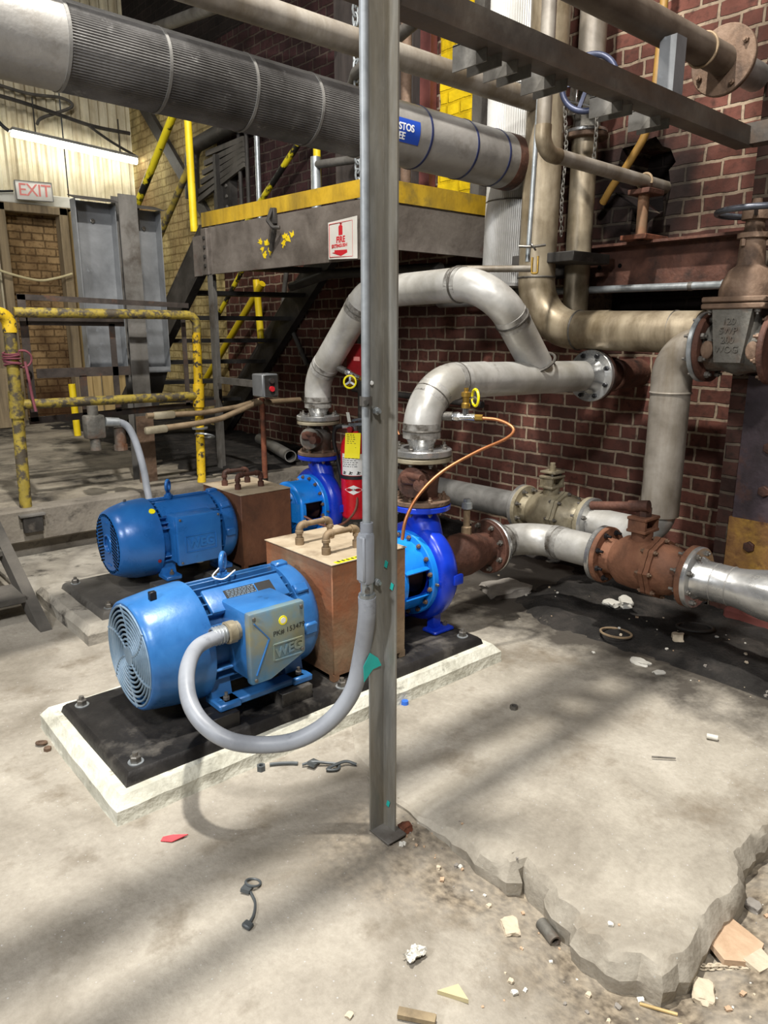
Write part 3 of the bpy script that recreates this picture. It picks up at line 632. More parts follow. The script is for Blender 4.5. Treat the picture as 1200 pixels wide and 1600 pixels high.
def motor(x, Y, Z, near):
    S = 1.0
    if near: t = thing('electric_motor', 'large blue electric motor with round wire fan grille, in front on its black base plate', 'motor', (x + .35, Y, .177)); body, fin = 'motor_blue', 'fin_blue'
    else: t = thing('electric_motor', 'second blue electric motor behind, with slotted fan cover and yellow sticker', 'motor', (x + .35, Y, .177)); body, fin = 'rear_motor_blue', 'rear_motor_blue'
    ax = (1, 0, 0)
    # fan cover: a shell open at the front
    prof = [(0, .183), (0, .192), (.006, .199), (.03, .204), (.12, .216), (.215, .223), (.225, .222), (.23, .212)] if near else [(0, .15), (0, .165), (.006, .176), (.05, .196), (.12, .214), (.22, .220), (.228, .219), (.232, .21)]
    MB().lathe((x, Y, Z), ax, prof, 64).build('fan_cover', body, t)
    if near:
        MB().cyl((x + .05, Y, Z), (x + .052, Y, Z), .186, seg=48).build('fan_shroud', 'black_void', t)
        g = MB()
        for r in (.045, .062, .079, .096, .113, .130, .147, .164, .181): g.ring((x - .001, Y, Z), ax, r, .0042, 56, 6)
        for k in range(6):
            a = k * PI / 3 + .3
            pts = [(x - .001, Y + math.cos(a + .5 * (1 - q / 6)) * (.03 + .157 * q / 6), Z + math.sin(a + .5 * (1 - q / 6)) * (.03 + .157 * q / 6)) for q in range(7)]
            g.tube(pts, .0048, 6)
        g.cyl((x - .004, Y, Z), (x + .004, Y, Z), .036)
        g.build('fan_grille', 'grille_grey', t)
        fn = MB(); 
        for k in range(8):
            a = k * PI / 4; fn.box((x + .028, Y + math.cos(a) * .1, Z + math.sin(a) * .1), (.035, .13, .006), Matrix.Rotation(a, 3, 'X'))
        fn.build('fan', 'black_void', t)
    else:
        MB().lathe((x - .001, Y, Z), ax, [(.012, .0), (.012, .045), (.001, .05), (.001, .165)], 48).build('fan_face', body, t)
        MB().ring((x, Y, Z), ax, .048, .006, 32, 8).build('hub_ring', body, t)
        for sgn in (-1, 1):
            for k in range(13):
                z = (k - 6) * .019; w = .055 * math.sqrt(max(.1, 1 - (z / .15) ** 2))
                MB().box((x - .0005, Y + sgn * .095, Z + z), (.002, w * 1.5, .009), (R(sgn * -18), 0, 0)).build('vent_slot', 'black_void', t)
        for z in (.118, -.118): MB().box((x - .002, Y, Z + z), (.004, .05, .009)).build('embossed_bar', body, t)
        rt = MB()
        for k in range(40):
            a = k * PI / 20; rt.box((x - .0008, Y + math.cos(a) * .155, Z + math.sin(a) * .155), (.002, .014, .003), Matrix.Rotation(a, 3, 'X'))
        rt.build('rim_ribs', body, t)
    # finned frame
    fx0, fx1 = x + .225, x + .60
    f = MB(); f.lathe((fx0, Y, Z), ax, [(0, 0), (0, .175), (fx1 - fx0, .175), (fx1 - fx0, 0)], 48)
    nf = 30 if near else 40
    for k in range(nf):
        a = 2 * PI * (k + .5) / nf
        dz, dy = math.sin(a), math.cos(a)
        if dz < -.72: continue
        if abs(dz) < .30 and dy < 0: continue
        f.box((( fx0 + fx1) / 2, Y + dy * .190, Z + dz * .190), (fx1 - fx0 - .01, .036, .0065), Matrix.Rotation(a, 3, 'X'), .0015)
    f.build('finned_frame', fin, t)
    pan = MB()                                           # smooth shoulder that carries the rating plate
    pan.lathe((fx0 + .03, Y, Z), ax, [(0, .178), (.012, .208), (.33, .208), (.345, .178)], 14, a0=R(118), a1=R(143), up=(0, 0, -1)) if False else None
    c0 = R(124); n0 = Vector((0, math.cos(c0), math.sin(c0)))
    Fm = Matrix.Rotation(c0 - PI / 2, 3, 'X')
    pan.box(Vector((fx0 + .19, Y, Z)) + n0 * .200, (.33, .11, .026), Fm, .008, 2)
    pan.build('plate_shoulder', body, t)
    if near:
        o_ = Vector((fx0, Y, Z)) + n0 * .2138
        MB().box(o_ + Vector((.165, 0, 0)), (.125, .055, .002), Fm).build('rating_plate', 'ink_black', t, label='black rating plate with silver print')
        MB().box(o_ + Vector((.268, 0, 0)), (.068, .055, .002), Fm).build('rating_plate', 'ink_black', t, label='small black plate beside the rating plate')
        pr = MB(); rnd = random.Random(3); ty = Fm @ Vector((0, 1, 0))
        for k in range(7):
            xx = .112
            while xx < .222:
                l = rnd.uniform(.004, .016); pr.box(o_ + Vector((xx + l / 2, 0, 0)) + ty * (-.022 + k * .0073) + n0 * .0012, (l, .0022, .0004), Fm); xx += l + .004
        pr.build('plate_print', 'grille_grey', t)
    # drive end bell
    e = MB(); e.lathe((fx1, Y, Z), ax, [(0, .178), (.004, .206), (.05, .209), (.075, .203), (.1, .18), (.115, .12), (.115, .04), (.115, 0)], 56)
    for a in (45, 90, 135, 0, 180):
        e.box((fx1 + .035, Y + math.cos(R(a)) * .207, Z + math.sin(R(a)) * .207), (.06, .028, .045), Matrix.Rotation(R(a), 3, 'X'), .006)
    e.build('end_bell', body, t)
    MB().cyl((fx1 + .1, Y, Z), (x + .73, Y, Z), .024).build('shaft', 'bolt_steel', t)
    # feet
    for sx in (fx0 + .04, fx1 - .02):
        for sy in (-1, 1):
            fb = MB(); fb.bx(sx - .045, sx + .045, Y + sy * .12, Y + sy * .235, .177, .205, .006)
            fb.prism([(sx - .04, Y + sy * .06, .205), (sx - .04, Y + sy * .17, .205), (sx - .04, Y + sy * .15, .30), (sx - .04, Y + sy * .08, .32)], (.08, 0, 0))
            ft = fb.build('foot', body, t)
            bolt(t, (sx, Y + sy * .2, .205), (0, 0, 1), .013, .014, 'bolt_steel', .014, 'hold_down_bolt')
    if near: MB().bx(fx0 + .02, fx1, Y - .225, Y - .16, .178, .205, .006).build('foot_bar', body, t)
    # eyebolt
    ex = x + (.385 if near else .365)
    ev = MB(); ev.ring((ex, Y, Z + .273), (.75, -.66, 0), .03, .0095, 28, 10); ev.cyl((ex, Y, Z + .17), (ex, Y, Z + .235), .014); ev.cyl((ex, Y, Z + .2), (ex, Y, Z + .222), .024)
    ev.build('eyebolt', body, t)
    # terminal box on the side facing the camera
    if near:
        bx0, bx1, z0, z1, yf = x + .30, x + .52, Z - .082, Z + .172, Y - .305
    else:
        bx0, bx1, z0, z1, yf = x + .275, x + .525, Z - .11, Z + .152, Y - .265
    tb = MB(); cy = yf + .085
    rot = (R(0), 0, 0)
    cut = .065 if near else .0
    def slab5(x0_, x1_, za, zb, ya, yb, bev):
        q = bmesh.new(); P5 = [(x0_, za), (x0_ + (x1_ - x0_) * .35, za), (x1_, za + cut), (x1_, zb), (x0_, zb)] if near else [(x0_, za), (x1_, za), (x1_, zb), (x0_, zb)]
        A = [q.verts.new((a, ya, c)) for a, c in P5]; B = [q.verts.new((a, yb, c)) for a, c in P5]; n_ = len(P5)
        q.faces.new(A[::-1]); q.faces.new(B)
        for i in range(n_): q.faces.new((A[i], A[(i + 1) % n_], B[(i + 1) % n_], B[i]))
        bmesh.ops.recalc_face_normals(q, faces=q.faces[:]); bmesh.ops.bevel(q, geom=q.edges[:], offset=bev, segments=2, affect='EDGES', profile=.5); return q
    tb.add(slab5(bx0, bx1, z0, z1, yf, yf + .20, .012))
    tb.build('terminal_box', body, t)
    cv = MB(); cv.add(slab5(bx0 - .006, bx1 + .006, z0 - .006, z1 + .006, yf - .031, yf + .006, .010))
    cvr = cv.build('terminal_cover', 'cover_blue' if near else body, t)
    yc = yf - .032
    for sx in (bx0 + .012, bx1 - .012):
        for sz in (z0 + .012 + (cut if sx > (bx0 + bx1) / 2 else 0), z1 - .012): bolt(cvr, (sx, yc + .001, sz), (0, -1, 0), .007, .006, 'bolt_steel', 0, 'screw')
    cxm = (bx0 + bx1) / 2
    if near:
        rg = MB(); rg.bar((bx0 + .012, yc, z1 - .03), (bx0 + .07, yc, z1 - .10), .004, .01, (0, 1, 0)); rg.bar((bx0 + .07, yc, z1 - .10), (bx0 + .015, yc, z0 + .03), .004, .01, (0, 1, 0))
        rg.build('cover_ridge', 'motor_blue', cvr)
        text('WEG', .05, 'cover_blue', cvr, 'embossed_mark', (cxm + .042, yc, Z + .012), (1, 0, .12), (0, 0, 1), .0025, bold=.002)
        fm = MB(); q = (cxm - .022, cxm + .100, Z - .018, Z + .042)
        for a, c in (((q[0], q[2]), (q[1], q[2])), ((q[1], q[2]), (q[1], q[3])), ((q[1], q[3]), (q[0], q[3])), ((q[0], q[3]), (q[0], q[2]))):
            fm.bar((a[0], yc, a[1]), (c[0], yc, c[1]), .005, .006, (0, 1, 0))
        fm.build('embossed_frame', 'cover_blue', cvr)
        text('PK# 153479', .027, 'ink_black', cvr, 'marker_writing', (cxm + .045, yc - .0006, Z + .085), (1, 0, .06), (0, 0, 1), .0003)
        st = MB().cyl((cxm + .02, yc + .001, Z + .125), (cxm + .02, yc - .0015, Z + .125), .017, seg=24).build('round_sticker', 'yellow_plastic', cvr)
        MB().cyl((cxm + .02, yc, Z + .125), (cxm + .02, yc - .0022, Z + .125), .011, seg=20).build('sticker_print', 'label_white', cvr)
        # flexible conduit connector on the left side
        k = MB(); c0 = Vector((bx0, Y - .245, Z + .095))
        k.lathe(c0, (-1, 0, 0), [(-.005, .034), (.012, .036), (.016, .041), (.045, .041), (.05, .034)], 10); k.build('conduit_nut', 'bronze_grey', t)
        k2 = MB(); k2.lathe(c0 + Vector((-.05, 0, 0)), (-1, 0, 0), [(0, .026), (0, .031), (.05, .031), (.05, .026)], 24)
        for q in range(4): k2.ring(c0 + Vector((-.056 - q * .012, 0, 0)), (1, 0, 0), .031, .003, 24, 6)
        k2.build('conduit_gland', 'galvanised', t)
        # plastic tie hanging from the eyebolt
        MB().tube(spline([(ex - .02, Y - .005, Z + .25), (ex - .06, Y - .03, Z + .232), (ex - .03, Y - .055, Z + .222), (ex + .03, Y - .03, Z + .235), (ex + .05, Y + .0, Z + .225)], 6), .0028, 6).build('cable_tie', 'label_white', t)
        cl = MB(); cl.bx(x + .07, x + .095, Y - .055, Y - .035, Z + .205, Z + .235, .002); cl.build('cover_clip', 'bolt_black', t)
    else:
        text('WEG', .07, 'rear_motor_blue', cvr, 'embossed_mark', (cxm + .005, yc, Z + .0), (1, 0, 0), (0, 0, 1), .0022, bold=.003)
        fm = MB(); q = (cxm - .085, cxm + .095, Z - .045, Z + .045)
        for a, c in (((q[0], q[2]), (q[1], q[2])), ((q[1], q[2]), (q[1], q[3])), ((q[1], q[3]), (q[0], q[3])), ((q[0], q[3]), (q[0], q[2]))):
            fm.bar((a[0], yc, a[1]), (c[0], yc, c[1]), .005, .004, (0, 1, 0))
        fm.build('embossed_frame', 'rear_motor_blue', cvr)
        sy, sz = math.cos(R(128)), math.sin(R(128))
        MB().cyl(Vector((x + .205, Y + sy * .218, Z + sz * .218)), Vector((x + .205, Y + sy * .2235, Z + sz * .2235)), .017).build('round_sticker', 'yellow_plastic', t)
        gl = MB(); gl.cyl((cxm + .03, Y - .2, z0 + .02), (cxm + .03, Y - .2, z0 - .03), .03, seg=10); gl.build('conduit_gland', 'galvanised', t)
        bolt(t, (x + .12, Y + .02, Z + .214), (0, 0, 1), .009, .012, 'bolt_steel')
        bolt(t, (x + .2, Y - .2, Z - .09), (0, -1, -.3), .01, .008, 'old_red')
    return t
motor(.895, 2.42, .385, True)
motor(1.375, 3.89, .385, False)

def guard(x0, x1, y0, y1, z0, z1, m, mt, label, loops, near):
    t = thing('coupling_guard', label, 'guard', ((x0 + x1) / 2, (y0 + y1) / 2, z0))
    b = MB(); b.bx(x0, x1, y0, y1, z0 + .02, z1 - .004, .004)
    for cx, cy in ((x0, y0), (x1 - .03, y0), (x0, y1 - .03), (x1 - .03, y1 - .03)): b.bx(cx, cx + .03, cy, cy + .03, z0, z0 + .03)
    b.jitter(.002, 6); b.build('housing', m, t)
    MB().bx(x0 - .004, x1 + .004, y0 - .004, y1 + .004, z1 - .004, z1, .001).build('lid', mt, t)
    for (ax_, ay, bx_, by) in loops:
        l = MB(); h = .085; r = .0125; e_ = .028
        A = Vector((ax_, ay, z1)); B = Vector((bx_, by, z1)); H = Vector((0, 0, h))
        l.tube(fillet([A, A + H, B + H, B], e_, 6), r, 10)
        d = (B - A).normalized()
        for P, dd in ((A, d), (B, -d)):
            l.lathe(P, (0, 0, 1), [(0, .012), (0, .019), (.03, .019), (.03, .012)], 14)
            l.lathe(P + Vector((0, 0, h - .035)), (0, 0, 1), [(0, .012), (0, .0175), (.012, .0175), (.014, .015)], 14)
            l.lathe(P + H + dd * .034, -dd, [(0, .012), (0, .0175), (.012, .0175), (.014, .015)], 14)
            l.tube(fillet([P + Vector((0, 0, h - .028)), P + H, P + H + dd * .03], .02, 6), .0155, 12)
        l.build('pipe_loop', 'iron_loop' if near else 'dark_rust', t)
    return t
g1 = guard(1.63, 2.02, 2.20, 2.68, .124, .622, 'rusty_box', 'rusty_box_top', 'tan rusted sheet steel coupling guard with two pipe loops on top, front set', [(1.70, 2.33, 1.86, 2.33), (1.70, 2.52, 1.86, 2.52)], True)
yt = MB(); yt.box((1.755, 2.215, .6226), (.20, .026, .0012), (0, 0, R(3))); yl = yt.build('warning_tape', 'yellow_plastic', g1)
bk = MB()
for i in range(8): bk.box((1.675 + i * .023, 2.2135, .6234), (.012, .017, .0008), (0, 0, R(12 + 8 * (i % 3))))
bk.build('tape_print', 'ink_black', yl)
g2 = guard(2.095, 2.44, 3.70, 4.16, .124, .582, 'rear_box_rust', 'rusty_box_top', 'dark rusted steel coupling guard with pipe loops, between rear motor and pump', [(2.17, 3.86, 2.33, 3.86), (2.17, 4.02, 2.33, 4.02)], False)

def pump(dx, dy, label):
    Y = 2.42 + dy; Z = .40
    t = thing('centrifugal_pump', label, 'pump', (2.33 + dx, Y, .124))
    X = lambda v: v + dx
    v = MB()
    v.lathe((X(2.262), Y, Z), (1, 0, 0), [(0, .12), (0, .20), (.012, .228), (.03, .238), (.075, .238), (.105, .22), (.13, .17), (.14, .11), (.175, .10), (.175, 0)], 64)
    v.tube([(X(2.335), Y - .075, Z + .14), (X(2.335), Y - .03, Z + .22), (X(2.335), Y, Z + .26), (X(2.335), Y, Z + .30)], .07, 24, rad=[.062, .075, .073, .075])
    v.build('volute', 'pump_deep_blue', t)
    lug = MB(); lug.box((X(2.35), Y - .236, Z + .0), (.06, .02, .05), None, .008, 2); lug.build('lug', 'pump_deep_blue', t)
    flange(t, (X(2.335), Y, Z + .298), (0, 0, 1), .14, .026, 'pump_deep_blue', name='discharge_flange')
    a = MB()
    a.lathe((X(2.232), Y, Z), (1, 0, 0), [(0, .168), (0, .196), (.004, .2), (.03, .2), (.03, .168), (0, .168)], 64)
    # drum with two side windows
    for a0, a1 in ((R(-68), R(68)), (R(112), R(248))):
        a.lathe((X(2.09), Y, Z), (1, 0, 0), [(0, .158), (0, .168), (.145, .168), (.145, .158), (0, .158)], 24, up=(0, 0, 1), a0=a0, a1=a1)
    a.lathe((X(2.07), Y, Z), (1, 0, 0), [(0, .09), (0, .158), (.006, .166), (.012, .172), (.035, .172), (.035, .09)], 56)
    a.ring((X(2.066), Y, Z), (1, 0, 0), .135, .006, 48, 8)
    for sg in (-1, 1):
        for s2 in (-1, 1):
            an = R(90 * sg) + s2 * R(22); dz, dyy = math.cos(an), math.sin(an)
            a.box((X(2.16), Y - dyy * .172, Z + dz * .172), (.14, .006, .03), Matrix.Rotation(-an + 0, 3, 'X'))
    a.build('frame_adapter', 'pump_light_blue', t)
    MB().lathe((X(2.03), Y, Z), (1, 0, 0), [(0, 0), (0, .1), (.02, .115), (.04, .135), (.042, 0)], 40).build('bearing_housing', 'pump_light_blue', t)
    for s in (-1, 1): MB().prism([(X(2.03), Y + s * .09, Z - .06), (X(2.08), Y + s * .15, Z - .08), (X(2.08), Y + s * .15, Z + .05), (X(2.03), Y + s * .10, Z + .06)], (0, s * .01, 0)).build('rib', 'pump_light_blue', t)
    MB().lathe((X(2.1), Y, Z), (1, 0, 0), [(0, .03), (.05, .06), (.1, .075), (.16, .1), (.16, 0)], 32).build('shaft_seal', 'dark_rust', t)
    boltring(t, (X(2.232), Y, Z), (-1, 0, 0), .183, 16, .0115, .012, 'bolt_brown', .006, name='casing_bolt')
    boltring(t, (X(2.07), Y, Z), (-1, 0, 0), .12, 8, .008, .009, 'bolt_steel', .003, name='cover_bolt')
    bolt(t, (X(2.246), Y - .197, Z - .01), (0, -1, 0), .007, .02, 'bolt_steel', 0, 'drain_plug')
    for k in range(8):
        an = PI / 8 + k * PI / 4; bolt(t, (X(2.335) + math.cos(an) * .115, Y + math.sin(an) * .115, Z + .298), (0, 0, -1), .012, .014, 'bolt_steel', .006, 'flange_bolt')
    for s in (-1, 1):
        ft = MB(); ft.bx(X(2.27), X(2.40), Y + s * .13 - .045, Y + s * .13 + .045, .122, .14, .006); ft.bx(X(2.30), X(2.35), Y + s * .11 - .025, Y + s * .11 + .025, .135, .26, .006); ft.build('foot', 'pump_deep_blue', t)
        bolt(t, (X(2.375), Y + s * .135, .14), (0, 0, 1), .013, .012, 'bolt_steel', .008, 'foot_bolt')
    return t
pump(0, .02, 'bright blue centrifugal pump with a bolted casing window, right of the steel post')
pump(.468, 1.48, 'bright blue centrifugal pump at the rear, left of the fire extinguisher')

def check_valve(x, y, label):
    t = thing('check_valve', label, 'valve', (x, y, .725))
    flange(t, (x, y, .725), (0, 0, 1), .138, .024, 'cast_brown')
    flange(t, (x, y, .925), (0, 0, 1), .138, .022, 'bronze_grey')
    b = MB(); b.lathe((x, y, .745), (0, 0, 1), [(0, .09), (.01, .078), (.06, .08), (.1, .085), (.14, .075), (.16, .06), (.185, .058)], 36)
    b.lathe((x - .05, y - .03, .835), (-.8, -.35, .1), [(0, .06), (.05, .058), (.055, .068), (.075, .068), (.075, 0)], 28)
    b.build('body', 'dark_rust' if label.startswith('rusty') else 'cast_grey', t)
    k = MB(); k.cyl((x - .09, y - .11, .84), (x - .145, y - .135, .845), .026); k.box((x - .12, y - .06, .86), (.05, .09, .05), (0, 0, .4), .01); k.cyl((x - .13, y - .05, .875), (x - .13, y - .14, .875), .017); k.build('bypass_plug', 'dark_rust', t)
    for k in range(8):
        an = PI / 8 + k * PI / 4
        bolt(t, (x + math.cos(an) * .115, y + math.sin(an) * .115, .749), (0, 0, 1), .012, .013, 'bolt_brown', .008)
        bolt(t, (x + math.cos(an) * .115, y + math.sin(an) * .115, .925), (0, 0, -1), .012, .013, 'bolt_steel', .008)
    return t
check_valve(2.335, 2.44, 'rusty brown check valve bolted on the front pump outlet')
check_valve(2.803, 3.90, 'grey cast check valve bolted on the rear pump outlet')

# ================================================================== DISCHARGE PIPES
class Seams:
    def __init__(s): s.l = []
    def build(s, name, m, t):
        for k, (c, axis, r, w_) in enumerate(s.l):
            MB().ring(c, axis, r, w_, 40, 8).build(name, m, t)
            if r < .087 and t.name.startswith(('discharge', 'suction_elbow')): MB().lathe(c, axis, [(-.035, r - .002), (-.034, r + .0022), (.034, r + .0022), (.035, r - .002)], 40).build('heat_tint', 'heat_tint', t)
def seam(b, c, axis, r, w=.006): b.l.append((c, axis, r, w))
def spool_foot(t, x, y):
    flange(t, (x, y, .952), (0, 0, 1), .14, .030, 'stainless_bright')
    MB().lathe((x, y, .982), (0, 0, 1), [(0, .058), (.012, .058), (.02, .060), (.075, .0855), (.085, .0855)], 40).build('reducer', 'stainless_bright', t)
    boltring(t, (x, y, .982), (0, 0, 1), .115, 8, .012, .012, 'bolt_steel', .012)
t = thing('discharge_pipe', 'pale stainless discharge pipe rising from the front pump and running into the brick wall', 'pipe', (2.335, 2.44, .952))
spool_foot(t, 2.335, 2.44)
MB().tube(fillet([(2.335, 2.44, 1.06), (2.335, 2.44, 1.278), (2.75, 2.44, 1.278)], .215, 18), .0865, 32, cap=False).build('elbow', 'stainless', t)
MB().cyl((2.70, 2.44, 1.278), (3.64, 2.44, 1.262), .0842, seg=36).build('header', 'stainless', t)
sm = Seams(); seam(sm, (2.335, 2.44, 1.065), (0, 0, 1), .085); seam(sm, (2.56, 2.44, 1.278), (1, 0, 0), .0845, .005); seam(sm, (2.40, 2.44, 1.215), (1, 0, 1), .0845, .0045); sm.build('weld_seam', 'weld_dark', t)
fl_ = flange(t, (3.64, 2.44, 1.262), (1, 0, 0), .145, .03, 'stainless_bright')
MB().lathe((3.56, 2.44, 1.262), (1, 0, 0), [(0, .085), (.05, .087), (.082, .10)], 36).build('weld_neck', 'stainless_bright', t)
boltring(t, (3.64, 2.44, 1.262), (-1, 0, 0), .118, 8, .014, .014, 'bolt_black', .01)
ov = MB(); ov.ring((3.155, 2.44, 1.345), (.45, 0, -.75), .098, .008, 32, 8); ov.build('branch_weld', 'weld_dark', t)
# rusty stub that carries on into the wall
t = thing('pipe_stub', 'short rusty pipe stub leading from the bright flange into the brick wall', 'pipe', (3.9, 2.44, 1.262))
flange(t, (3.672, 2.44, 1.262), (1, 0, 0), .143, .026, 'dark_rust')
MB().lathe((3.698, 2.44, 1.262), (1, 0, 0), [(0, .1), (.03, .086), (.5, .086), (.5, 0)], 32).build('stub', 'dark_rust', t)
MB().ring((3.86, 2.44, 1.262), (1, 0, 0), .088, .012, 32, 8).build('collar', 'dark_rust', t)

t = thing('discharge_pipe', 'second stainless discharge pipe, arching from the rear pump over to join the header', 'pipe', (2.803, 3.90, .952))
spool_foot(t, 2.803, 3.90)
P_ = [(2.803, 3.90, 1.06), (2.803, 3.90, 1.21), (2.803, 3.39, 1.722), (2.79, 2.44, 1.735), (3.155, 2.44, 1.335)]
MB().tube(fillet(P_, [.23, .23, .215], 16), .0845, 32, cap=False).build('pipe', 'stainless', t)
sm = Seams(); seam(sm, (2.803, 3.9, 1.065), (0, 0, 1), .0845); seam(sm, (2.803, 3.82, 1.29), (0, -1, 1), .084, .0045); seam(sm, (2.803, 3.47, 1.642), (0, -1, 1), .084, .005); seam(sm, (2.80, 3.26, 1.724), (0, 1, 0), .084, .005); seam(sm, (2.795, 2.66, 1.733), (0, 1, 0), .084, .008); seam(sm, (2.945, 2.44, 1.565), (.67, 0, -.74), .084, .007); sm.build('weld_seam', 'weld_dark', t)

# sample valves
def sample_valve(p, out, label, wheel_axis, m_line, line, updir=(0, 0, 1)):
    p = Vector(p); o = Vector(out).normalized(); u = Vector(updir)
    t = thing('sample_valve', label, 'valve', p)
    b = MB(); b.cyl(p - o * .02, p + o * .045, .021); b.build('weld_boss', 'weld_dark', t)
    b = MB(); b.cyl(p + o * .04, p + o * .15, .017); b.lathe(p + o * .05, o, [(0, .02), (.02, .022), (.03, .018)], 8); b.cyl(p + o * .105, p + o * .105 + u * .045, .015); b.build('tee', 'chrome', t)
    b = MB(); q = p + o * .105 + u * .04; b.lathe(q, u, [(0, .012), (.0, .02), (.02, .02), (.025, .014), (.05, .016), (.052, .022), (.07, .022), (.075, .01), (.09, .01)], 16); b.cyl(p + o * .145, p + o * .185, .014, seg=6); b.build('valve_body', 'brass', t)
    wa = Vector(wheel_axis).normalized(); wc = q + u * .045 + wa * .045
    b = MB(); b.ring(wc, wa, .037, .006, 30, 8); b.build('hand_wheel', 'yellow_plastic', t)
    F = frame(wa); b = MB(); b.cyl(q + u * .045, wc, .006)
    for k in range(3): b.bar(wc, wc + F @ Vector((math.cos(k * 2.09), math.sin(k * 2.09), 0)) * .036, .012, .004, wa)
    b.build('wheel_spokes', 'chrome', t)
    return t
sample_valve((2.405, 2.372, 1.13), (.45, -.9, 0), 'small brass sample valve with yellow ring handle on the front discharge elbow', (.9, -.42, 0), '', [])
sample_valve((2.83, 3.70, 1.285), (.35, -.75, -.35), 'small sample valve with yellow ring handle on the rear discharge pipe', (-.75, -.6, .1), '', [], updir=(-.55, -.45, -.45))
cu = tag(MB().tube(spline([(2.485, 2.213, 1.128), (2.53, 2.16, 1.122), (2.56, 2.11, 1.10), (2.55, 2.08, 1.075), (2.49, 2.08, 1.045), (2.36, 2.12, 1.0), (2.2, 2.17, .925), (2.08, 2.19, .835), (2.02, 2.2, .74), (2.0, 2.2, .655)], 8), .0075, 10).build('copper_tube', 'copper'), 'bent copper tube dropping from the front sample valve behind the steel post', 'tube')
tag(MB().tube(spline([(2.895, 3.56, 1.22), (2.93, 3.48, 1.15), (2.96, 3.4, 1.05), (2.97, 3.3, .9)], 6), .006, 8).build('copper_tube', 'copper'), 'thin copper tube running down from the rear sample valve', 'tube')
tag(MB().tube(spline([(2.55, 3.72, .38), (2.62, 3.62, .33), (2.72, 3.56, .33), (2.82, 3.55, .40), (2.86, 3.58, .50), (2.82, 3.62, .58)], 8), .008, 8).build('flush_line', 'dull_copper'), 'brown flush tube looping round the rear pump casing', 'tube')

# ================================================================== SUCTION PIPES
def ball_valve(Xc, y0, y1, Z, m, mflange, label, lever, mstub):
    t = thing('ball_valve', label, 'valve', (Xc, (y0 + y1) / 2, Z - .14)); d = (0, -1, 0); L_ = y0 - y1
    flange(t, (Xc, y0, Z), d, .142, .026, m, name='flange'); flange(t, (Xc, y1 + .026, Z), d, .142, .026, m, name='flange')
    b = MB(); b.lathe((Xc, y0 - .02, Z), d, [(0, .092), (.05, .085), (.065, .098), (.10, .122), (.17, .128), (L_ * .56, .124)], 44)
    b.lathe((Xc, y0 - .02 - L_ * .62, Z), d, [(0, .125), (.06, .115), (.10, .09), (L_ * .38 - .03, .086)], 44); b.build('body', m, t)
    yj = y0 - .02 - L_ * .56
    n = 10
    for kk, yy in ((0, yj + .012), (1, yj - .014)):
        cb = MB(); pts = []
        for i in range(60):
            a = 2 * PI * i / 60; r = .136 + .013 * max(0, math.cos(a * 8)) ** 2; pts.append((Xc + math.cos(a) * r, yy, Z + math.sin(a) * r))
        cb.prism(pts, (0, -.022, 0)); cb.build('joint_flange', m, t)
    boltring(t, (Xc, yj + .012, Z), (0, 1, 0), .137, 8, .011, .011, 'bolt_brown' if m != 'bronze_grey' else 'bolt_steel', .008, ph=0, name='joint_bolt')
    boltring(t, (Xc, yj - .036, Z), (0, -1, 0), .137, 8, .011, .011, 'bolt_brown' if m != 'bronze_grey' else 'bolt_steel', .008, ph=0, name='joint_bolt')
    boltring(t, (Xc, y0 - .026, Z), (0, -1, 0), .117, 8, .014, .013, 'bolt_black' if m == 'valve_rust' else 'bolt_steel', .02, name='flange_bolt')
    boltring(t, (Xc, y1 + .026, Z), (0, 1, 0), .117, 8, .014, .013, 'bolt_steel', .02, name='flange_bolt')
    ym = y0 - L_ * .42
    s = MB(); s.cyl((Xc, ym, Z + .1), (Xc, ym, Z + .165), .05); s.bx(Xc - .065, Xc + .065, ym - .05, ym + .05, Z + .16, Z + .175, .003); s.bx(Xc - .06, Xc - .045, ym - .045, ym + .045, Z + .17, Z + .225); s.bx(Xc + .045, Xc + .06, ym - .045, ym + .045, Z + .17, Z + .225)
    s.bx(Xc - .065, Xc + .065, ym - .05, ym + .05, Z + .22, Z + .235, .003); s.build('bonnet', m, t)
    MB().cyl((Xc, ym, Z + .17), (Xc, ym, Z + .29), .02).build('stem', mstub, t)
    if lever:
        h = MB(); h.cyl((Xc, ym, Z + .235), (Xc, ym, Z + .275), .036, seg=8); a = Vector((Xc - .02, ym - .0, Z + .285)); e = Vector((Xc - .045, ym + .26, Z + .245))
        h.tube([a - (e - a) * .12, a, a + (e - a) * .25], .028, 16); h.tube([a + (e - a) * .2, e], .022, 16); h.build('lever', 'dark_rust', t)
    else:
        h = MB(); h.bx(Xc - .05, Xc + .05, ym - .055, ym + .055, Z + .25, Z + .262, .002); h.cyl((Xc, ym, Z + .235), (Xc, ym, Z + .31), .016, seg=8); h.build('stem_nut', 'bronze_grey', t)
        for sx in (-.04, .04): bolt(t, (Xc + sx, ym - .03, Z + .235), (0, 0, 1), .008, .014, 'bolt_steel', .006)
    return t
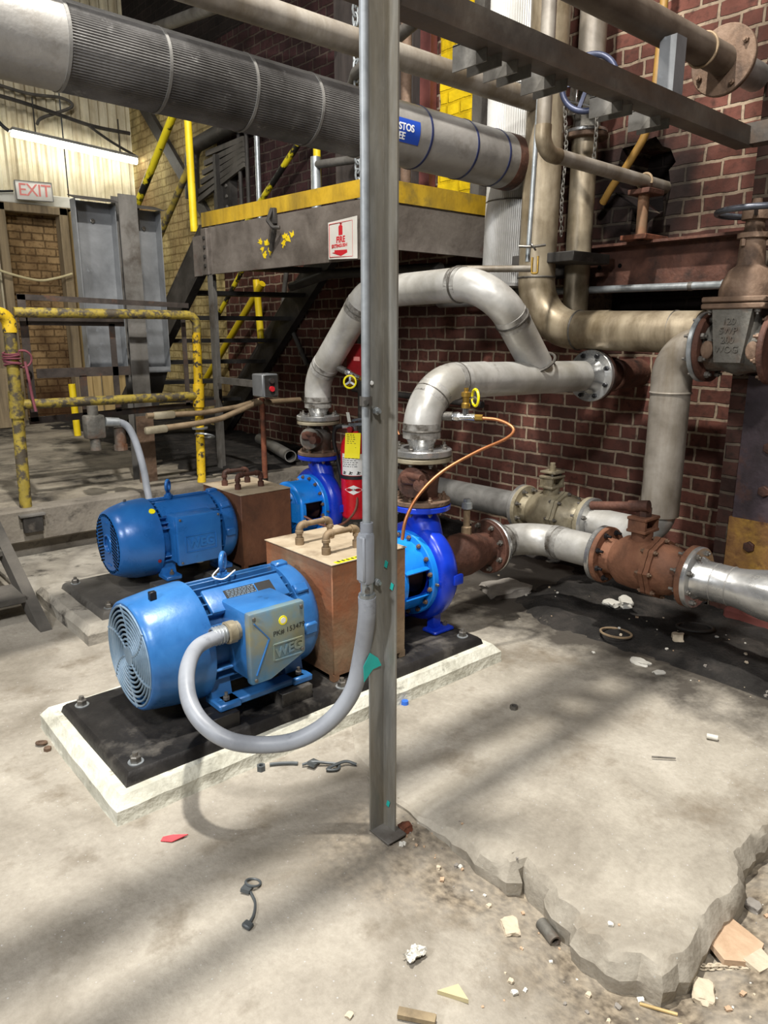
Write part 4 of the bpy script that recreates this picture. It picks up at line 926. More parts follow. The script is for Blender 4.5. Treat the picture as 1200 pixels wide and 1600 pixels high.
# front suction line
t = thing('suction_nozzle', 'dark rusty suction pipe piece bolted to the front pump, with a bolted flange', 'pipe', (2.6, 2.44, .3))
MB().lathe((2.437, 2.44, .41), (1, 0, 0), [(0, 0), (0, .084), (.05, .088), (.12, .108), (.2, .11), (.27, .098), (.33, .086), (.37, .085)], 40).build('nozzle', 'dark_rust', t)
flange(t, (2.80, 2.44, .418), (1, 0, 0), .142, .028, 'dark_rust')
boltring(t, (2.80, 2.44, .418), (-1, 0, 0), .117, 8, .014, .014, 'bolt_steel', .014)
st = MB(); st.cyl((2.655, 2.44, .50), (2.655, 2.44, .65), .017); st.lathe((2.655, 2.44, .50), (0, 0, 1), [(0, .026), (.05, .026), (.055, .018)], 8); st.build('vent_stub', 'iron_loop', t)
cp = MB(); cp.lathe((2.655, 2.44, .645), (0, 0, 1), [(0, .027), (.03, .025), (.034, .018), (.05, .018), (.05, 0)], 8); cp.build('vent_cap', 'galvanised', t)
t = thing('suction_elbow', 'pale stainless elbow pipe from the rusty suction piece round to the rusty ball valve', 'pipe', (3.1, 2.3, .33))
flange(t, (2.83, 2.44, .418), (1, 0, 0), .142, .024, 'stainless_bright'); flange(t, (3.15, 1.985, .42), (0, -1, 0), .142, .026, 'stainless_bright')
MB().tube(fillet([(2.85, 2.44, .418), (3.15, 2.44, .418), (3.15, 1.98, .42)], .20, 18), .0855, 36, cap=False).build('elbow', 'stainless', t)
sm = Seams(); seam(sm, (2.945, 2.44, .418), (1, 0, 0), .085); seam(sm, (3.15, 2.235, .42), (0, 1, 0), .085, .004); sm.build('weld_seam', 'weld_dark', t)
bv = ball_valve(3.15, 1.957, 1.49, .42, 'valve_rust', '', 'rusty orange ball valve with a lever, on the front suction line', True, 'dark_rust')
t = thing('suction_pipe', 'shiny stainless pipe with a flared section leaving the rusty ball valve to the right', 'pipe', (3.15, 1.0, .33))
flange(t, (3.15, 1.49, .42), (0, -1, 0), .142, .026, 'stainless_bright')
boltring(t, (3.15, 1.464, .42), (0, -1, 0), .117, 8, .013, .012, 'bolt_steel', .008)
MB().lathe((3.15, 1.464, .42), (0, -1, 0), [(0, .10), (.03, .086), (.17, .086), (.20, .09), (.29, .108), (.36, .111), (.8, .111), (.8, 0)], 44).build('reducer_pipe', 'stainless_bright', t)
sm = Seams(); seam(sm, (3.15, 1.385, .42), (0, 1, 0), .085, .003); seam(sm, (3.15, 1.315, .42), (0, 1, 0), .086, .003); seam(sm, (3.15, 1.10, .42), (0, 1, 0), .109, .004); sm.build('weld_seam', 'stainless_dim', t)
# rear suction line
t = thing('suction_pipe', 'grey stainless pipe along the wall base feeding the pale ball valve', 'pipe', (3.62, 3.4, .33))
MB().cyl((3.62, 4.3, .42), (3.62, 2.87, .43), .086, seg=36).build('pipe', 'stainless_dim', t)
flange(t, (3.62, 2.87, .43), (0, -1, 0), .142, .026, 'stainless_dim')
flange(t, (3.62, 4.32, .42), (0, -1, 0), .142, .026, 'stainless_dim')
ball_valve(3.62, 2.844, 2.36, .43, 'bronze_grey', '', 'pale grey ball valve without a lever, close to the brick wall', False, 'bronze_grey')
t = thing('branch_pipe', 'upright grey pipe with elbows joining the rear suction line to the gate valve', 'pipe', (3.62, 1.94, .33))
flange(t, (3.62, 2.36, .43), (0, -1, 0), .142, .026, 'stainless_bright')
boltring(t, (3.62, 2.334, .43), (0, -1, 0), .117, 8, .013, .012, 'bolt_steel', .008)
MB().tube(fillet([(3.62, 2.34, .43), (3.62, 1.935, .43), (3.62, 1.935, .8)], .16, 14), .088, 32, cap=False).build('lower_elbow', 'stainless', t)
MB().cyl((3.62, 1.935, .55), (3.62, 1.935, 1.20), .0985, seg=36).build('riser', 'old_stainless' if False else 'pale_pipe', t)
MB().tube(fillet([(3.62, 1.935, 1.19), (3.62, 1.935, 1.43), (3.62, 1.78, 1.43)], .15, 18), .1005, 36, cap=False).build('upper_elbow', 'pale_pipe', t)
sm = Seams(); seam(sm, (3.62, 1.935, 1.20), (0, 0, 1), .099); sm.build('weld_seam', 'pale_pipe', t)
flange(t, (3.62, 1.79, 1.43), (0, -1, 0), .168, .024, 'galvanised', label='pale painted flange')
boltring(t, (3.62, 1.792, 1.43), (0, 1, 0), .14, 8, .014, .014, 'bolt_steel', .015)

# gate valve
t = thing('gate_valve', 'large grey-brown cast gate valve with hand wheel in front of the brick pier', 'valve', (3.62, 1.60, 1.25))
Xc, Yc, Zc = 3.62, 1.60, 1.43
flange(t, (Xc, 1.764, Zc), (0, -1, 0), .166, .028, 'dark_rust'); flange(t, (Xc, 1.464, Zc), (0, -1, 0), .166, .028, 'dark_rust')
b = MB(); b.lathe((Xc, 1.74, Zc), (0, -1, 0), [(0, .115), (.05, .11), (.09, .115), (.14, .13), (.19, .115), (.23, .11), (.28, .115)], 40)
b.box((Xc, Yc, Zc + .09), (.20, .19, .20), None, .03, 3)
b.prism([(Xc - .137, Yc + .062, Zc - .065), (Xc - .137, Yc - .062, Zc - .065), (Xc - .140, Yc - .092, Zc + .175), (Xc - .140, Yc + .092, Zc + .175)], (.2, 0, 0)); b.build('body', 'cast_grey', t)
for s in (-1, 1):
    e_ = MB(); e_.lathe((Xc - .10, Yc + s * .105, Zc - .01), (-1, 0, 0), [(0, .042), (.03, .042), (.034, .036), (.034, 0)], 24, squash=.7); e_.build('side_boss', 'cast_brown', t)
for s, mm in ((-1, 'dark_rust'), (1, 'dark_rust')):
    pass
boltring(t, (Xc, 1.736, Zc), (0, -1, 0), .14, 8, .0155, .018, 'bolt_steel', .012, name='flange_bolt'); boltring(t, (Xc, 1.464, Zc), (0, 1, 0), .14, 8, .0155, .018, 'bolt_brown', .012, name='flange_bolt')
for z, m_ in ((Zc + .175, 'cast_brown'), (Zc + .205, 'cast_brown')):
    b = MB(); b.box((Xc, Yc, z + .013), (.30, .29, .026), None, .006, 1); b.build('bonnet_flange', m_, t)
for i in range(3):
    for sx in (-1, 1): bolt(t, (Xc + sx * .125, Yc + (i - 1) * .11, Zc + .175), (0, 0, -1), .014, .016, 'bolt_steel', .008, 'bonnet_bolt')
b = MB(); b.lathe((Xc, Yc, Zc + .23), (0, 0, 1), [(0, .125), (.03, .125), (.07, .115), (.12, .09), (.14, .062), (.15, .06), (.26, .055), (.26, .0)], 36); b.build('bonnet', 'cast_brown', t)
b = MB(); b.lathe((Xc, Yc, Zc + .49), (0, 0, 1), [(0, .03), (0, .07), (.022, .07), (.022, .045), (.08, .04), (.08, .06), (.12, .06), (.12, .025), (.17, .02), (.17, 0)], 28); b.build('packing_gland', 'cast_brown', t)
bolt(t, (Xc - .055, Yc + .02, Zc + .455), (0, 0, 1), .014, .03, 'bolt_brown', .02, 'gland_bolt'); bolt(t, (Xc + .02, Yc - .055, Zc + .455), (0, 0, 1), .014, .03, 'bolt_brown', .02, 'gland_bolt')
hw = MB(); wz = Zc + .605; hw.ring((Xc, Yc, wz), (0, 0, 1), .165, .0145, 48, 10)
for k in range(4): hw.tube([(Xc + math.cos(k * PI / 2 + .4) * .16, Yc + math.sin(k * PI / 2 + .4) * .16, wz), (Xc + math.cos(k * PI / 2 + .4) * .03, Yc + math.sin(k * PI / 2 + .4) * .03, wz - .02)], .009, 8)
hw.cyl((Xc, Yc, wz - .035), (Xc, Yc, wz + .012), .03); hw.build('hand_wheel', 'steel_wheel', t)
for i, s in enumerate(('120', 'SWP', '200', 'WOG')):
    z = Zc + .12 - i * .042
    text(s, .042, 'cast_grey', t, 'cast_lettering', (Xc - .1395 - .003 * (z - Zc + .065) / .24, Yc + .005, z), (0, -1, 0), (-.0125, 0, 1), .004)

# ================================================================== RISERS AND OVERHEAD PIPES
t = thing('riser_pipe', 'stained pale stainless riser pipe with a wide elbow turning right below the platform', 'pipe', (3.67, 2.85, 1.4))
MB().cyl((3.66, 2.84, 3.75), (3.66, 2.86, 1.80), .107, seg=36).build('riser', 'old_stainless', t)
MB().tube(fillet([(3.66, 2.86, 1.84), (3.67, 2.86, 1.515), (3.69, 2.36, 1.512)], .29, 20), .1085, 36, cap=False).build('elbow', 'old_stainless', t)
MB().cyl((3.68, 2.57, 1.513), (3.70, 1.84, 1.50), .107, seg=36).build('run', 'old_stainless', t)
sm = Seams(); seam(sm, (3.66, 2.86, 1.815), (0, 0, 1), .107); seam(sm, (3.683, 2.555, 1.513), (0, 1, 0), .107, .007); seam(sm, (3.7, 1.98, 1.503), (0, 1, 0), .107, .004); sm.build('weld_seam', 'weld_dark', t)

def ribbed(t, a, b, r, n, amp, m, name):                 # corrugated jacket, ribs along the pipe
    a, b = Vector(a), Vector(b); F = frame(b - a); L_ = (b - a).length; k = n * 4; mb = MB()
    rings = [[mb.bm.verts.new(a + F @ Vector((math.cos(2 * PI * i / k) * (r + amp * math.cos(2 * PI * i / 4)), math.sin(2 * PI * i / k) * (r + amp * math.cos(2 * PI * i / 4)), L_ * q / 3))) for i in range(k)] for q in range(4)]
    for A, B in zip(rings, rings[1:]):
        for i in range(k): mb.bm.faces.new((A[i], A[(i + 1) % k], B[(i + 1) % k], B[i]))
    mb.bm.faces.new(rings[0][::-1]); mb.bm.faces.new(rings[-1]); return mb.build(name, m, t, sharp=60)
t = thing('insulated_pipe', 'big sooty horizontal insulated pipe with ribbed metal jacket and strap bands', 'pipe', (1.9, 3.02, 2.3))
def BP(x): return Vector((x, 3.02, 2.508 - .020 * (x - .9)))
BR = .147; axd = (BP(3) - BP(1)).normalized()
ribbed(t, BP(1.03), BP(2.47), BR, 96, .0016, 'jacket_dark', 'ribbed_jacket')
MB().cyl(BP(-.6), BP(1.05), BR + .002, seg=56).build('plain_jacket', 'jacket_pale', t)
MB().cyl(BP(2.46), BP(3.60), BR + .001, seg=56).build('plain_jacket', 'jacket_pale', t)
for x in (1.05, 1.42, 1.80, 2.13, 2.44): MB().lathe(BP(x), axd, [(-.006, BR), (-.006, BR + .005), (.006, BR + .005), (.006, BR)], 56).build('strap', 'jacket_mid', t)
lp = MB(); nl = 14
V = [[lp.bm.verts.new(BP(x) + Vector((0, math.cos(R(96 + 36 * j / nl)), math.sin(R(96 + 36 * j / nl)))) * (BR + (.0035 if 0 < j < nl else -.002))) for j in range(nl + 1)] for x in (1.06, 1.5, 2.0, 2.43)]
for A, B in zip(V, V[1:]):
    for j in range(nl): lp.bm.faces.new((A[j], A[j + 1], B[j + 1], B[j]))
lp.build('lap_seam', 'jacket_mid', t)
for x in (2.80, 3.14, 3.40): MB().lathe(BP(x), axd, [(-.006, BR), (-.006, BR + .004), (.006, BR + .004), (.006, BR)], 56).build('blue_band', 'band_blue', t)
rc = MB(); rc.lathe(BP(3.54), axd, [(-.05, BR), (-.05, BR + .003), (.03, BR + .004), (.03, BR)], 56); rc.build('stained_end', 'dark_rust', t)
# blue label wrapped on the jacket
def wrap(u, v, wv, x0=2.575, a0=R(-140)):
    an = a0 + (-v) / BR; rr = BR + .0035 + wv
    c = BP(x0 + u); return (c.x, c.y + math.cos(an) * rr * 1.0, c.z + math.sin(an) * rr * -1.0 * -1)
def wrapm(u, v, wv):
    # angle measured from +Y towards +Z; the camera side of the pipe is at 180 degrees and a little below
    an = R(190) - v / BR; rr = BR + .0035 + wv; c = BP(2.565 + u); return (c.x, c.y + math.cos(an) * rr, c.z + math.sin(an) * rr)
lab = MB(); nu, nv = 2, 12
for side in (0,):
    V = [[lab.bm.verts.new(wrapm(-.15 + .30 * i / nu, -.052 + .104 * j / nv, 0)) for j in range(nv + 1)] for i in range(nu + 1)]
    for i in range(nu):
        for j in range(nv): lab.bm.faces.new((V[i][j], V[i + 1][j], V[i + 1][j + 1], V[i][j + 1]))
lo = lab.build('pipe_label', 'label_blue', t)
text('ASBESTOS', .043, 'label_white', lo, 'lettering', (0, 0, 0), (1, 0, 0), (0, 0, 1), .0004, fmap=lambda u, v, q: wrapm(u + .01, v + .013, q + .001), bold=.001)
text('FREE', .043, 'label_white', lo, 'lettering', (0, 0, 0), (1, 0, 0), (0, 0, 1), .0004, fmap=lambda u, v, q: wrapm(u + .01, v - .026, q + .001), bold=.001)

t = thing('insulated_pipe', 'white ribbed upright insulated pipe standing behind the riser', 'pipe', (3.78, 3.17, 1.85))
ribbed(t, (3.78, 3.17, 2.62), (3.78, 3.17, 4.2), .165, 80, .002, 'jacket_white', 'upper_jacket'); ribbed(t, (3.78, 3.19, 1.80), (3.78, 3.17, 2.40), .155, 80, .002, 'jacket_white', 'lower_jacket')
MB().lathe((3.78, 3.17, 2.38), (0, 0, 1), [(0, .15), (.01, .157), (.24, .167), (.25, .16)], 40).build('collar', 'jacket_pale', t)
MB().lathe((3.78, 3.19, 1.80), (0, 0, -1), [(0, .155), (.02, .155), (.02, 0)], 40).build('end_cap', 'jacket_pale', t)
for z in (2.28, 2.9, 3.42): MB().ring((3.78, 3.17, z), (0, 0, 1), .166 if z > 2.5 else .157, .004, 48, 6).build('strap', 'weld_dark', t)
MB().lathe((3.78, 3.17, 3.56), (0, 0, 1), [(-.015, .16), (-.015, .170), (.015, .170), (.015, .16)], 48).build('blue_band', 'band_blue', t)

tag(MB().cyl((-.2, 2.93, 2.80), (3.60, 2.86, 2.745), .056, seg=32).build('overhead_pipe', 'pale_pipe'), 'bare grey-brown overhead pipe above the big insulated pipe, running to the riser', 'pipe')
t = thing('flanged_pipe', 'overhead grey pipe at upper right ending in a rusty round flange', 'pipe', (2.8, 1.75, 2.59))
MB().cyl((-.8, 1.75, 2.69), (3.47, 1.75, 2.655), .062, seg=36).build('pipe', 'brown_pipe', t)
fo = flange(t, (3.46, 1.75, 2.655), (1, 0, 0), .142, .026, 'cast_brown', label='rusty round flange')
boltring(t, (3.46, 1.75, 2.655), (-1, 0, 0), .112, 4, .013, .014, 'bolt_brown', .008, ph=.5)
MB().cyl((3.486, 1.75, 2.655), (3.80, 1.75, 2.655), .062, seg=30).build('pipe', 'stainless_dim', t)
MB().ring((3.28, 1.75, 2.656), (1, 0, 0), .0655, .006, 36, 8).build('u_bolt', 'iron_loop', t)
t = thing('small_pipe', 'narrow brown pipe with an elbow running into the hole in the brick wall', 'pipe', (3.02, 2.36, 2.28))
MB().tube(fillet([(3.02, 2.36, 3.6), (3.02, 2.36, 2.325), (4.18, 2.36, 2.30)], .09, 12), .034, 22).build('pipe', 'pale_pipe', t)
MB().tube(fillet([(3.02, 2.36, 2.44), (3.02, 2.36, 2.325), (3.14, 2.36, 2.322)], .08, 10), .038, 22).build('elbow', 'old_stainless', t)
t = thing('pipe_stand', 'rusty stub stand with a bent hook holding the small pipe at the wall hole', 'stand', (3.93, 2.36, 2.0))
MB().cyl((3.93, 2.36, 2.003), (3.93, 2.36, 2.25), .03, seg=18).build('post', 'rusty_box', t)
MB().bx(3.86, 4.02, 2.29, 2.42, 2.235, 2.262, .003).build('saddle', 'dark_rust', t)
MB().bx(3.88, 4.12, 2.3, 2.46, 2.003, 2.03, .003).build('foot', 'rust', t)
MB().tube([(3.93, 2.36 + math.cos(a) * .042, 2.305 + math.sin(a) * .042) for a in [R(-50 + 13 * i) for i in range(20)]], .007, 8).build('hook', 'iron_loop', t)
tag(MB().tube(fillet([(3.3, 2.58, 3.7), (3.24, 2.58, 2.3), (3.22, 2.58, 1.86)], .3, 6), .0125, 12).build('conduit', 'galvanised'), 'thin upright conduit in front of the stained riser', 'conduit')
t = thing('pipe_clamp', 'small wire clamp and shackle at the foot of the thin upright conduit', 'clamp', (3.21, 2.56, 1.9))
MB().tube([(3.17, 2.60, 1.935), (3.2, 2.54, 1.93), (3.26, 2.5, 1.94)], .007, 8).build('clamp_bar', 'bolt_steel', t)
MB().ring((3.2, 2.53, 1.93), (.4, -.6, .5), .02, .005, 20, 6).build('ring', 'bolt_steel', t)
MB().tube(fillet([(3.215, 2.545, 1.88), (3.215, 2.545, 1.80), (3.23, 2.52, 1.80), (3.23, 2.52, 1.885)], .008, 4), .006, 8).build('shackle', 'brass', t)
tag(MB().tube([(3.06, 2.94, 1.838), (3.36, 2.66, 1.838)], .018, 14).build('conduit', 'pale_pipe'), 'short level conduit under the platform, left of the riser elbow', 'conduit')
tag(MB().tube([(3.93, 2.62, 4.0), (3.93, 2.625, 1.55)], .072, 28).build('drop_pipe', 'pale_pipe') if False else MB().cyl((3.92, 2.76, 1.45), (3.92, 2.76, 2.585), .075, seg=28).build('drop_pipe', 'old_stainless'), 'rust-stained upright pipe below the chain-operated valve', 'pipe')
tag(MB().cyl((3.92, 2.75, 2.95), (3.92, 2.75, 4.1), .077, seg=28).build('drop_pipe', 'pale_pipe'), 'upright grey pipe above the chain-operated valve', 'pipe')
t = thing('chain_valve', 'valve with a dark blue spoked hand wheel and bright brackets behind the angle beam', 'valve', (3.76, 2.6, 2.58))
flange(t, (3.92, 2.755, 2.585), (0, 0, 1), .125, .025, 'cast_brown'); flange(t, (3.92, 2.755, 2.612), (0, 0, 1), .12, .02, 'stainless_bright')
b = MB(); b.lathe((3.92, 2.755, 2.632), (0, 0, 1), [(0, .08), (.05, .075), (.1, .1), (.2, .1), (.25, .075), (.30, .08), (.32, .11)], 32); b.build('body', 'cast_grey', t)
for z in (2.70, 2.88): 
    b = MB(); b.box((3.73, 2.63, z), (.09, .19, .012), (.35, 0, .2), .003); b.build('bracket', 'chrome', t)
b = MB(); b.box((3.76, 2.74, 2.78), (.012, .05, .2), (0, .1, 0), .003); b.build('bracket', 'chrome', t)
WA = Vector((-.85, -.38, .12)).normalized(); wc = Vector((3.62, 2.545, 2.775)); F = frame(WA)
b = MB(); b.ring(wc, WA, .14, .016, 44, 10)
for k in range(5): b.bar(wc, wc + F @ Vector((math.cos(k * 1.257 + .3), math.sin(k * 1.257 + .3), 0)) * .13, .02, .012, WA)
b.cyl(wc - WA * .02, wc + WA * .02, .03); b.build('hand_wheel', 'navy_iron', t)
MB().cyl(wc, wc - WA * .22, .014).build('stem', 'bolt_steel', t)

def chain(pts_top, pts_bot, pitch, r, m, label, wob=0.0, name='chain', cat='chain', seed=0):
    t = thing(name, label, cat, pts_bot); a = Vector(pts_top); b_ = Vector(pts_bot); n = int((a - b_).length / pitch); d = (b_ - a).normalized(); rnd = random.Random(seed)
    mb = MB()
    for i in range(n):
        c = a + d * pitch * (i + .5); ang = (PI / 2 if i % 2 else 0) + rnd.uniform(-.3, .3); F = frame(d)
        off = Vector((noise.noise(c * 3) * wob, noise.noise(c * 3 + Vector((9, 0, 0))) * wob, 0))
        u = F @ Vector((math.cos(ang), math.sin(ang), 0)); h = pitch * .72; wv = pitch * .36
        loop = [c + off + d * (math.cos(q * PI / 6) * h) + u * (math.sin(q * PI / 6) * wv) for q in range(12)]
        mb.tube(loop, r, 6, closed=True)
    mb.build('links', m, t); return t
chain((3.56, 2.64, 2.72), (3.60, 2.66, 2.02), .024, .0026, 'sooty_iron', 'light steel chain hanging long from the left side of the blue hand wheel', .02, seed=1)
chain((3.58, 2.46, 2.68), (3.60, 2.47, 2.34), .024, .0032, 'sooty_iron', 'short steel chain hanging from the right side of the blue hand wheel', .01, seed=2)
chain((3.35, 4.16, 3.75), (3.32, 4.10, 2.36), .055, .0075, 'galvanised', 'bright hoist chain hanging behind the big insulated pipe', .01, seed=3)

tag(MB().tube(spline([(3.99, 2.36, 4.2), (3.99, 2.37, 3.0), (3.99, 2.40, 2.62), (4.0, 2.5, 2.45), (4.02, 2.62, 2.33), (4.05, 2.70, 2.25)], 8), .022, 14).build('gas_pipe', 'gas_yellow'), 'yellow ochre pipe bending down the brick wall beside the blue hand wheel', 'pipe')
t = thing('channel_beam', 'rust-red steel channel lying along the wall below the hole', 'beam', (4.0, 2.3, 1.77))
MB().bx(4.06, 4.09, 1.80, 2.92, 1.77, 2.0).build('web', 'dark_rust', t); MB().bx(3.96, 4.16, 1.80, 2.92, 1.988, 2.003).build('flange', 'dark_rust', t)
for y in (2.56, 2.70): MB().cyl((4.058, y, 1.885), (4.063, y, 1.885), .013, seg=16).build('bolt_hole', 'black_void', t)
t = thing('conduit', 'shiny galvanised conduit running level under the rust-red channel', 'conduit', (3.97, 2.3, 1.72))
MB().cyl((3.97, 2.95, 1.752), (3.97, 1.84, 1.742), .021, seg=18).build('tube', 'galvanised', t)
cf = MB(); cf.cyl((3.97, 1.89, 1.7425), (3.97, 1.80, 1.742), .027); cf.cyl((3.97, 1.815, 1.742), (3.97, 1.815, 1.69), .027); cf.build('coupling', 'galvanised', t)
MB().lathe((3.97, 2.06, 1.744), (0, 1, 0), [(-.012, .02), (-.012, .024), (.012, .024), (.012, .02)], 20).build('strap', 'bolt_steel', t)
tag(MB().bx(3.62, 3.98, 2.58, 3.02, 1.89, 1.945, .004).build('bracket_plate', 'dark_steel'), 'dark steel bracket crossing behind the riser above its elbow', 'bracket')

# ================================================================== STEEL POST, BEAM, CONDUIT, HOSE
t = thing('steel_post', 'tall weathered steel angle post standing in the middle of the floor', 'post', (1.32, 1.53, 0))
PX, PY = 1.318, 1.528
MB().angle((PX, PY, .004), (PX, PY, 2.9), .058, .0055, (-1, 0, 0), (0, -1, 0)).build('angle', 'post_steel', t)
MB().bx(1.26, 1.335, 1.44, 1.53, .0, .006, .001).build('foot_plate', 'grey_steel', t)
for z in (1.295, .81): bolt(t, (PX - .035, PY - .0075, z), (0, -1, 0), .011, .01, 'galvanised', .008)
for z in (1.37,): bolt(t, (PX - .05, PY - .0075, z), (0, -1, 0), .006, .004, 'label_white', 0, 'screw')
tp = MB(); tp.prism([(PX - .06, PY - .0085, .60), (PX - .085, PY - .0085, .565), (PX - .083, PY - .0085, .515), (PX - .05, PY - .0085, .545), (PX - .02, PY - .012, .55), (PX - .03, PY - .0085, .575)], (0, -.0012, 0))
tp.build('tape_scrap', 'teal_tape', t, label='torn scrap of teal tape')
tp = MB()
for z, y in ((.86, .02), (.80, .045), (.09, .03)): tp.box((PX - .0085, PY - y, z), (.001, .012, .02), (.3, 0, 0))
tp.build('teal_paint', 'teal_tape', t)
t = thing('angle_beam', 'dark steel angle beam running overhead from the post towards the wall', 'beam', (1.3, 1.5, 2.28))
MB().angle((-.5, 1.49, 2.29), (3.52, 1.60, 2.29), .076, .008, (0, 1, 0), (0, 0, 1)).build('angle', 'angle_steel', t)
for i, x in enumerate((1.79, 1.93, 2.12, 2.52, 2.79)):
    y = 1.575 + .10 * (x - 1.3) / 4
    k = MB(); k.bx(x - .034, x + .034, y, y + .135, 2.322, 2.327); k.bx(x - .034, x - .029, y, y + .135, 2.255, 2.325); k.bx(x + .029, x + .034, y, y + .135, 2.255, 2.325)
    k.build('bracket', 'sooty_iron', t)
tag(MB().angle((3.47, 1.62, 2.295), (3.47, -.6, 2.295), .085, .008, (1, 0, 0), (0, 0, 1)).build('angle_beam', 'angle_steel'), 'steel angle crossing at the far end of the overhead beam, at the right edge', 'beam')
st = thing('pipe_strut', 'pale grey channel strut propping the flanged pipe above the beam', 'strut', (2.95, 1.69, 2.33))
b = MB(); b.bx(2.91, 2.985, 1.66, 1.665, 2.335, 2.61); b.bx(2.91, 2.915, 1.665, 1.73, 2.335, 2.61); b.bx(2.98, 2.985, 1.665, 1.73, 2.335, 2.61); b.build('channel', 'panel_grey', st)
t = thing('post_conduit', 'thin grey conduit with a pull box clamped to the left side of the steel post', 'conduit', (1.225, 1.52, .7))
MB().cyl((1.238, 1.507, .98), (1.238, 1.507, 2.9), .0115, seg=18).build('tube', 'conduit_grey', t)
b = MB(); b.box((1.234, 1.505, .895), (.036, .04, .15), None, .010, 2); b.box((1.216, 1.505, .895), (.010, .034, .13), None, .004); b.cyl((1.238, 1.507, .96), (1.238, 1.507, .995), .018); b.build('pull_box', 'hose_grey', t)
b = MB(); b.cyl((1.238, 1.507, .79), (1.238, 1.507, .825), .018); b.cyl((1.238, 1.507, .745), (1.238, 1.507, .79), .024, seg=10); b.build('gland', 'galvanised', t)
for z in (1.325, 1.10 - .29):
    b = MB(); b.lathe((1.238, 1.507, z), (0, 0, 1), [(-.012, .0135), (-.012, .017), (.012, .017), (.012, .0135)], 18); b.cyl((1.226, 1.49, z), (1.212, 1.475, z), .007, seg=8); b.cyl((1.24, 1.508, z), (1.262, 1.524, z), .006, seg=8); b.build('clamp', 'bolt_steel', t)
hose = spline([(1.145, 2.172, .481), (1.105, 2.165, .481), (1.02, 2.14, .475), (0.936, 2.043, 0.456), (0.891, 1.949, 0.410), (0.891, 1.866, 0.363), (0.934, 1.790, 0.323), (1.018, 1.739, 0.297), (1.102, 1.674, 0.311), (1.178, 1.615, 0.370), (1.230, 1.570, 0.466), (1.25, 1.548, .59), (1.241, 1.512, .72), (1.238, 1.507, .78)], 8)
tag(MB().tube(hose, .0255, 20).build('flexible_conduit', 'hose_grey'), 'thick grey flexible conduit looping from the front motor to the steel post', 'hose')

# ================================================================== PLATFORM AND STAIRS
t = thing('platform', 'dark steel platform with yellow toe boards above the rear pump', 'platform', (3.3, 4.5, 1.95))
fb = MB(); fb.prism([(2.99, 3.42, 1.935), (2.99, 5.69, 1.955), (2.99, 5.69, 2.31), (2.99, 3.42, 2.275)], (.03, 0, 0)); fb.build('front_beam', 'beam_steel', t)
MB().bx(2.97, 3.03, 5.60, 5.69, 1.95, 2.305, .004).build('gusset', 'beam_steel', t)
for z in (2.02, 2.09, 2.16, 2.23): bolt(t, (2.97, 5.63, z), (-1, 0, 0), .016, .012, 'dark_steel')
for z in (2.0, 2.08, 2.16, 2.24): bolt(t, (2.99, 3.56, z), (-1, 0, 0), .016, .012, 'dark_steel')
fb = MB(); fb.prism([(2.985, 3.44, 2.285), (2.985, 5.69, 2.318), (2.985, 5.69, 2.425), (2.985, 3.44, 2.385)], (.008, 0, 0)); fb.build('toe_board', 'yellow_worn', t)
MB().bx(3.0, 4.12, 3.42, 3.45, 1.975, 2.24).build('side_beam', 'beam_steel', t)
MB().bx(3.0, 3.90, 3.415, 3.423, 2.235, 2.352).build('toe_board', 'yellow_worn', t)
MB().bx(3.0, 4.1, 3.45, 5.66, 2.26, 2.285).build('deck', 'dark_steel', t)
for y in (4.0, 4.6, 5.2): MB().bx(3.02, 4.1, y, y + .06, 2.13, 2.26).build('joist', 'dark_steel', t)
MB().angle((2.985, 5.64, .37), (2.985, 5.64, 1.955), .075, .008, (0, -1, 0), (1, 0, 0)).build('column', 'grey_steel', t)
MB().bx(2.985, 3.07, 3.55, 3.66, 0.0, 2.28).build('column', 'dark_timber', t)
MB().bx(2.979, 2.985, 3.55, 3.662, .95, 1.44).build('red_band', 'old_red', t, label='band painted red')
hk = MB(); hk.bx(2.955, 2.985, 4.585, 4.635, 2.23, 2.335, .004); hk.tube(fillet([(2.96, 4.61, 2.33), (2.92, 4.61, 2.25), (2.93, 4.56, 2.20), (2.96, 4.52, 2.20)], .02, 5), .014, 8); hk.bar((2.97, 4.60, 2.22), (2.975, 4.67, 2.06), .03, .015); hk.build('hook', 'dark_steel', t)
yp = MB(); rnd = random.Random(8)
for y, z in ((4.83, 2.13), (4.80, 2.08), (4.74, 2.12), (4.66, 2.13), (4.70, 2.06), (4.50, 2.14), (4.46, 2.12), (4.42, 2.15), (4.52, 2.10), (4.77, 2.04)):
    for q in range(3):
        a0 = rnd.uniform(0, 6); yp.prism([(2.9895 - .0004 * q, y + rnd.uniform(-.02, .02) + math.cos(a0 + i) * rnd.uniform(.008, .03), z + rnd.uniform(-.01, .01) + math.sin(a0 + i) * rnd.uniform(.008, .03)) for i in range(6)], (-.0008, 0, 0))
yp.build('paint_remnant', 'yellow_paint', t, label='flaking remains of yellow paint')
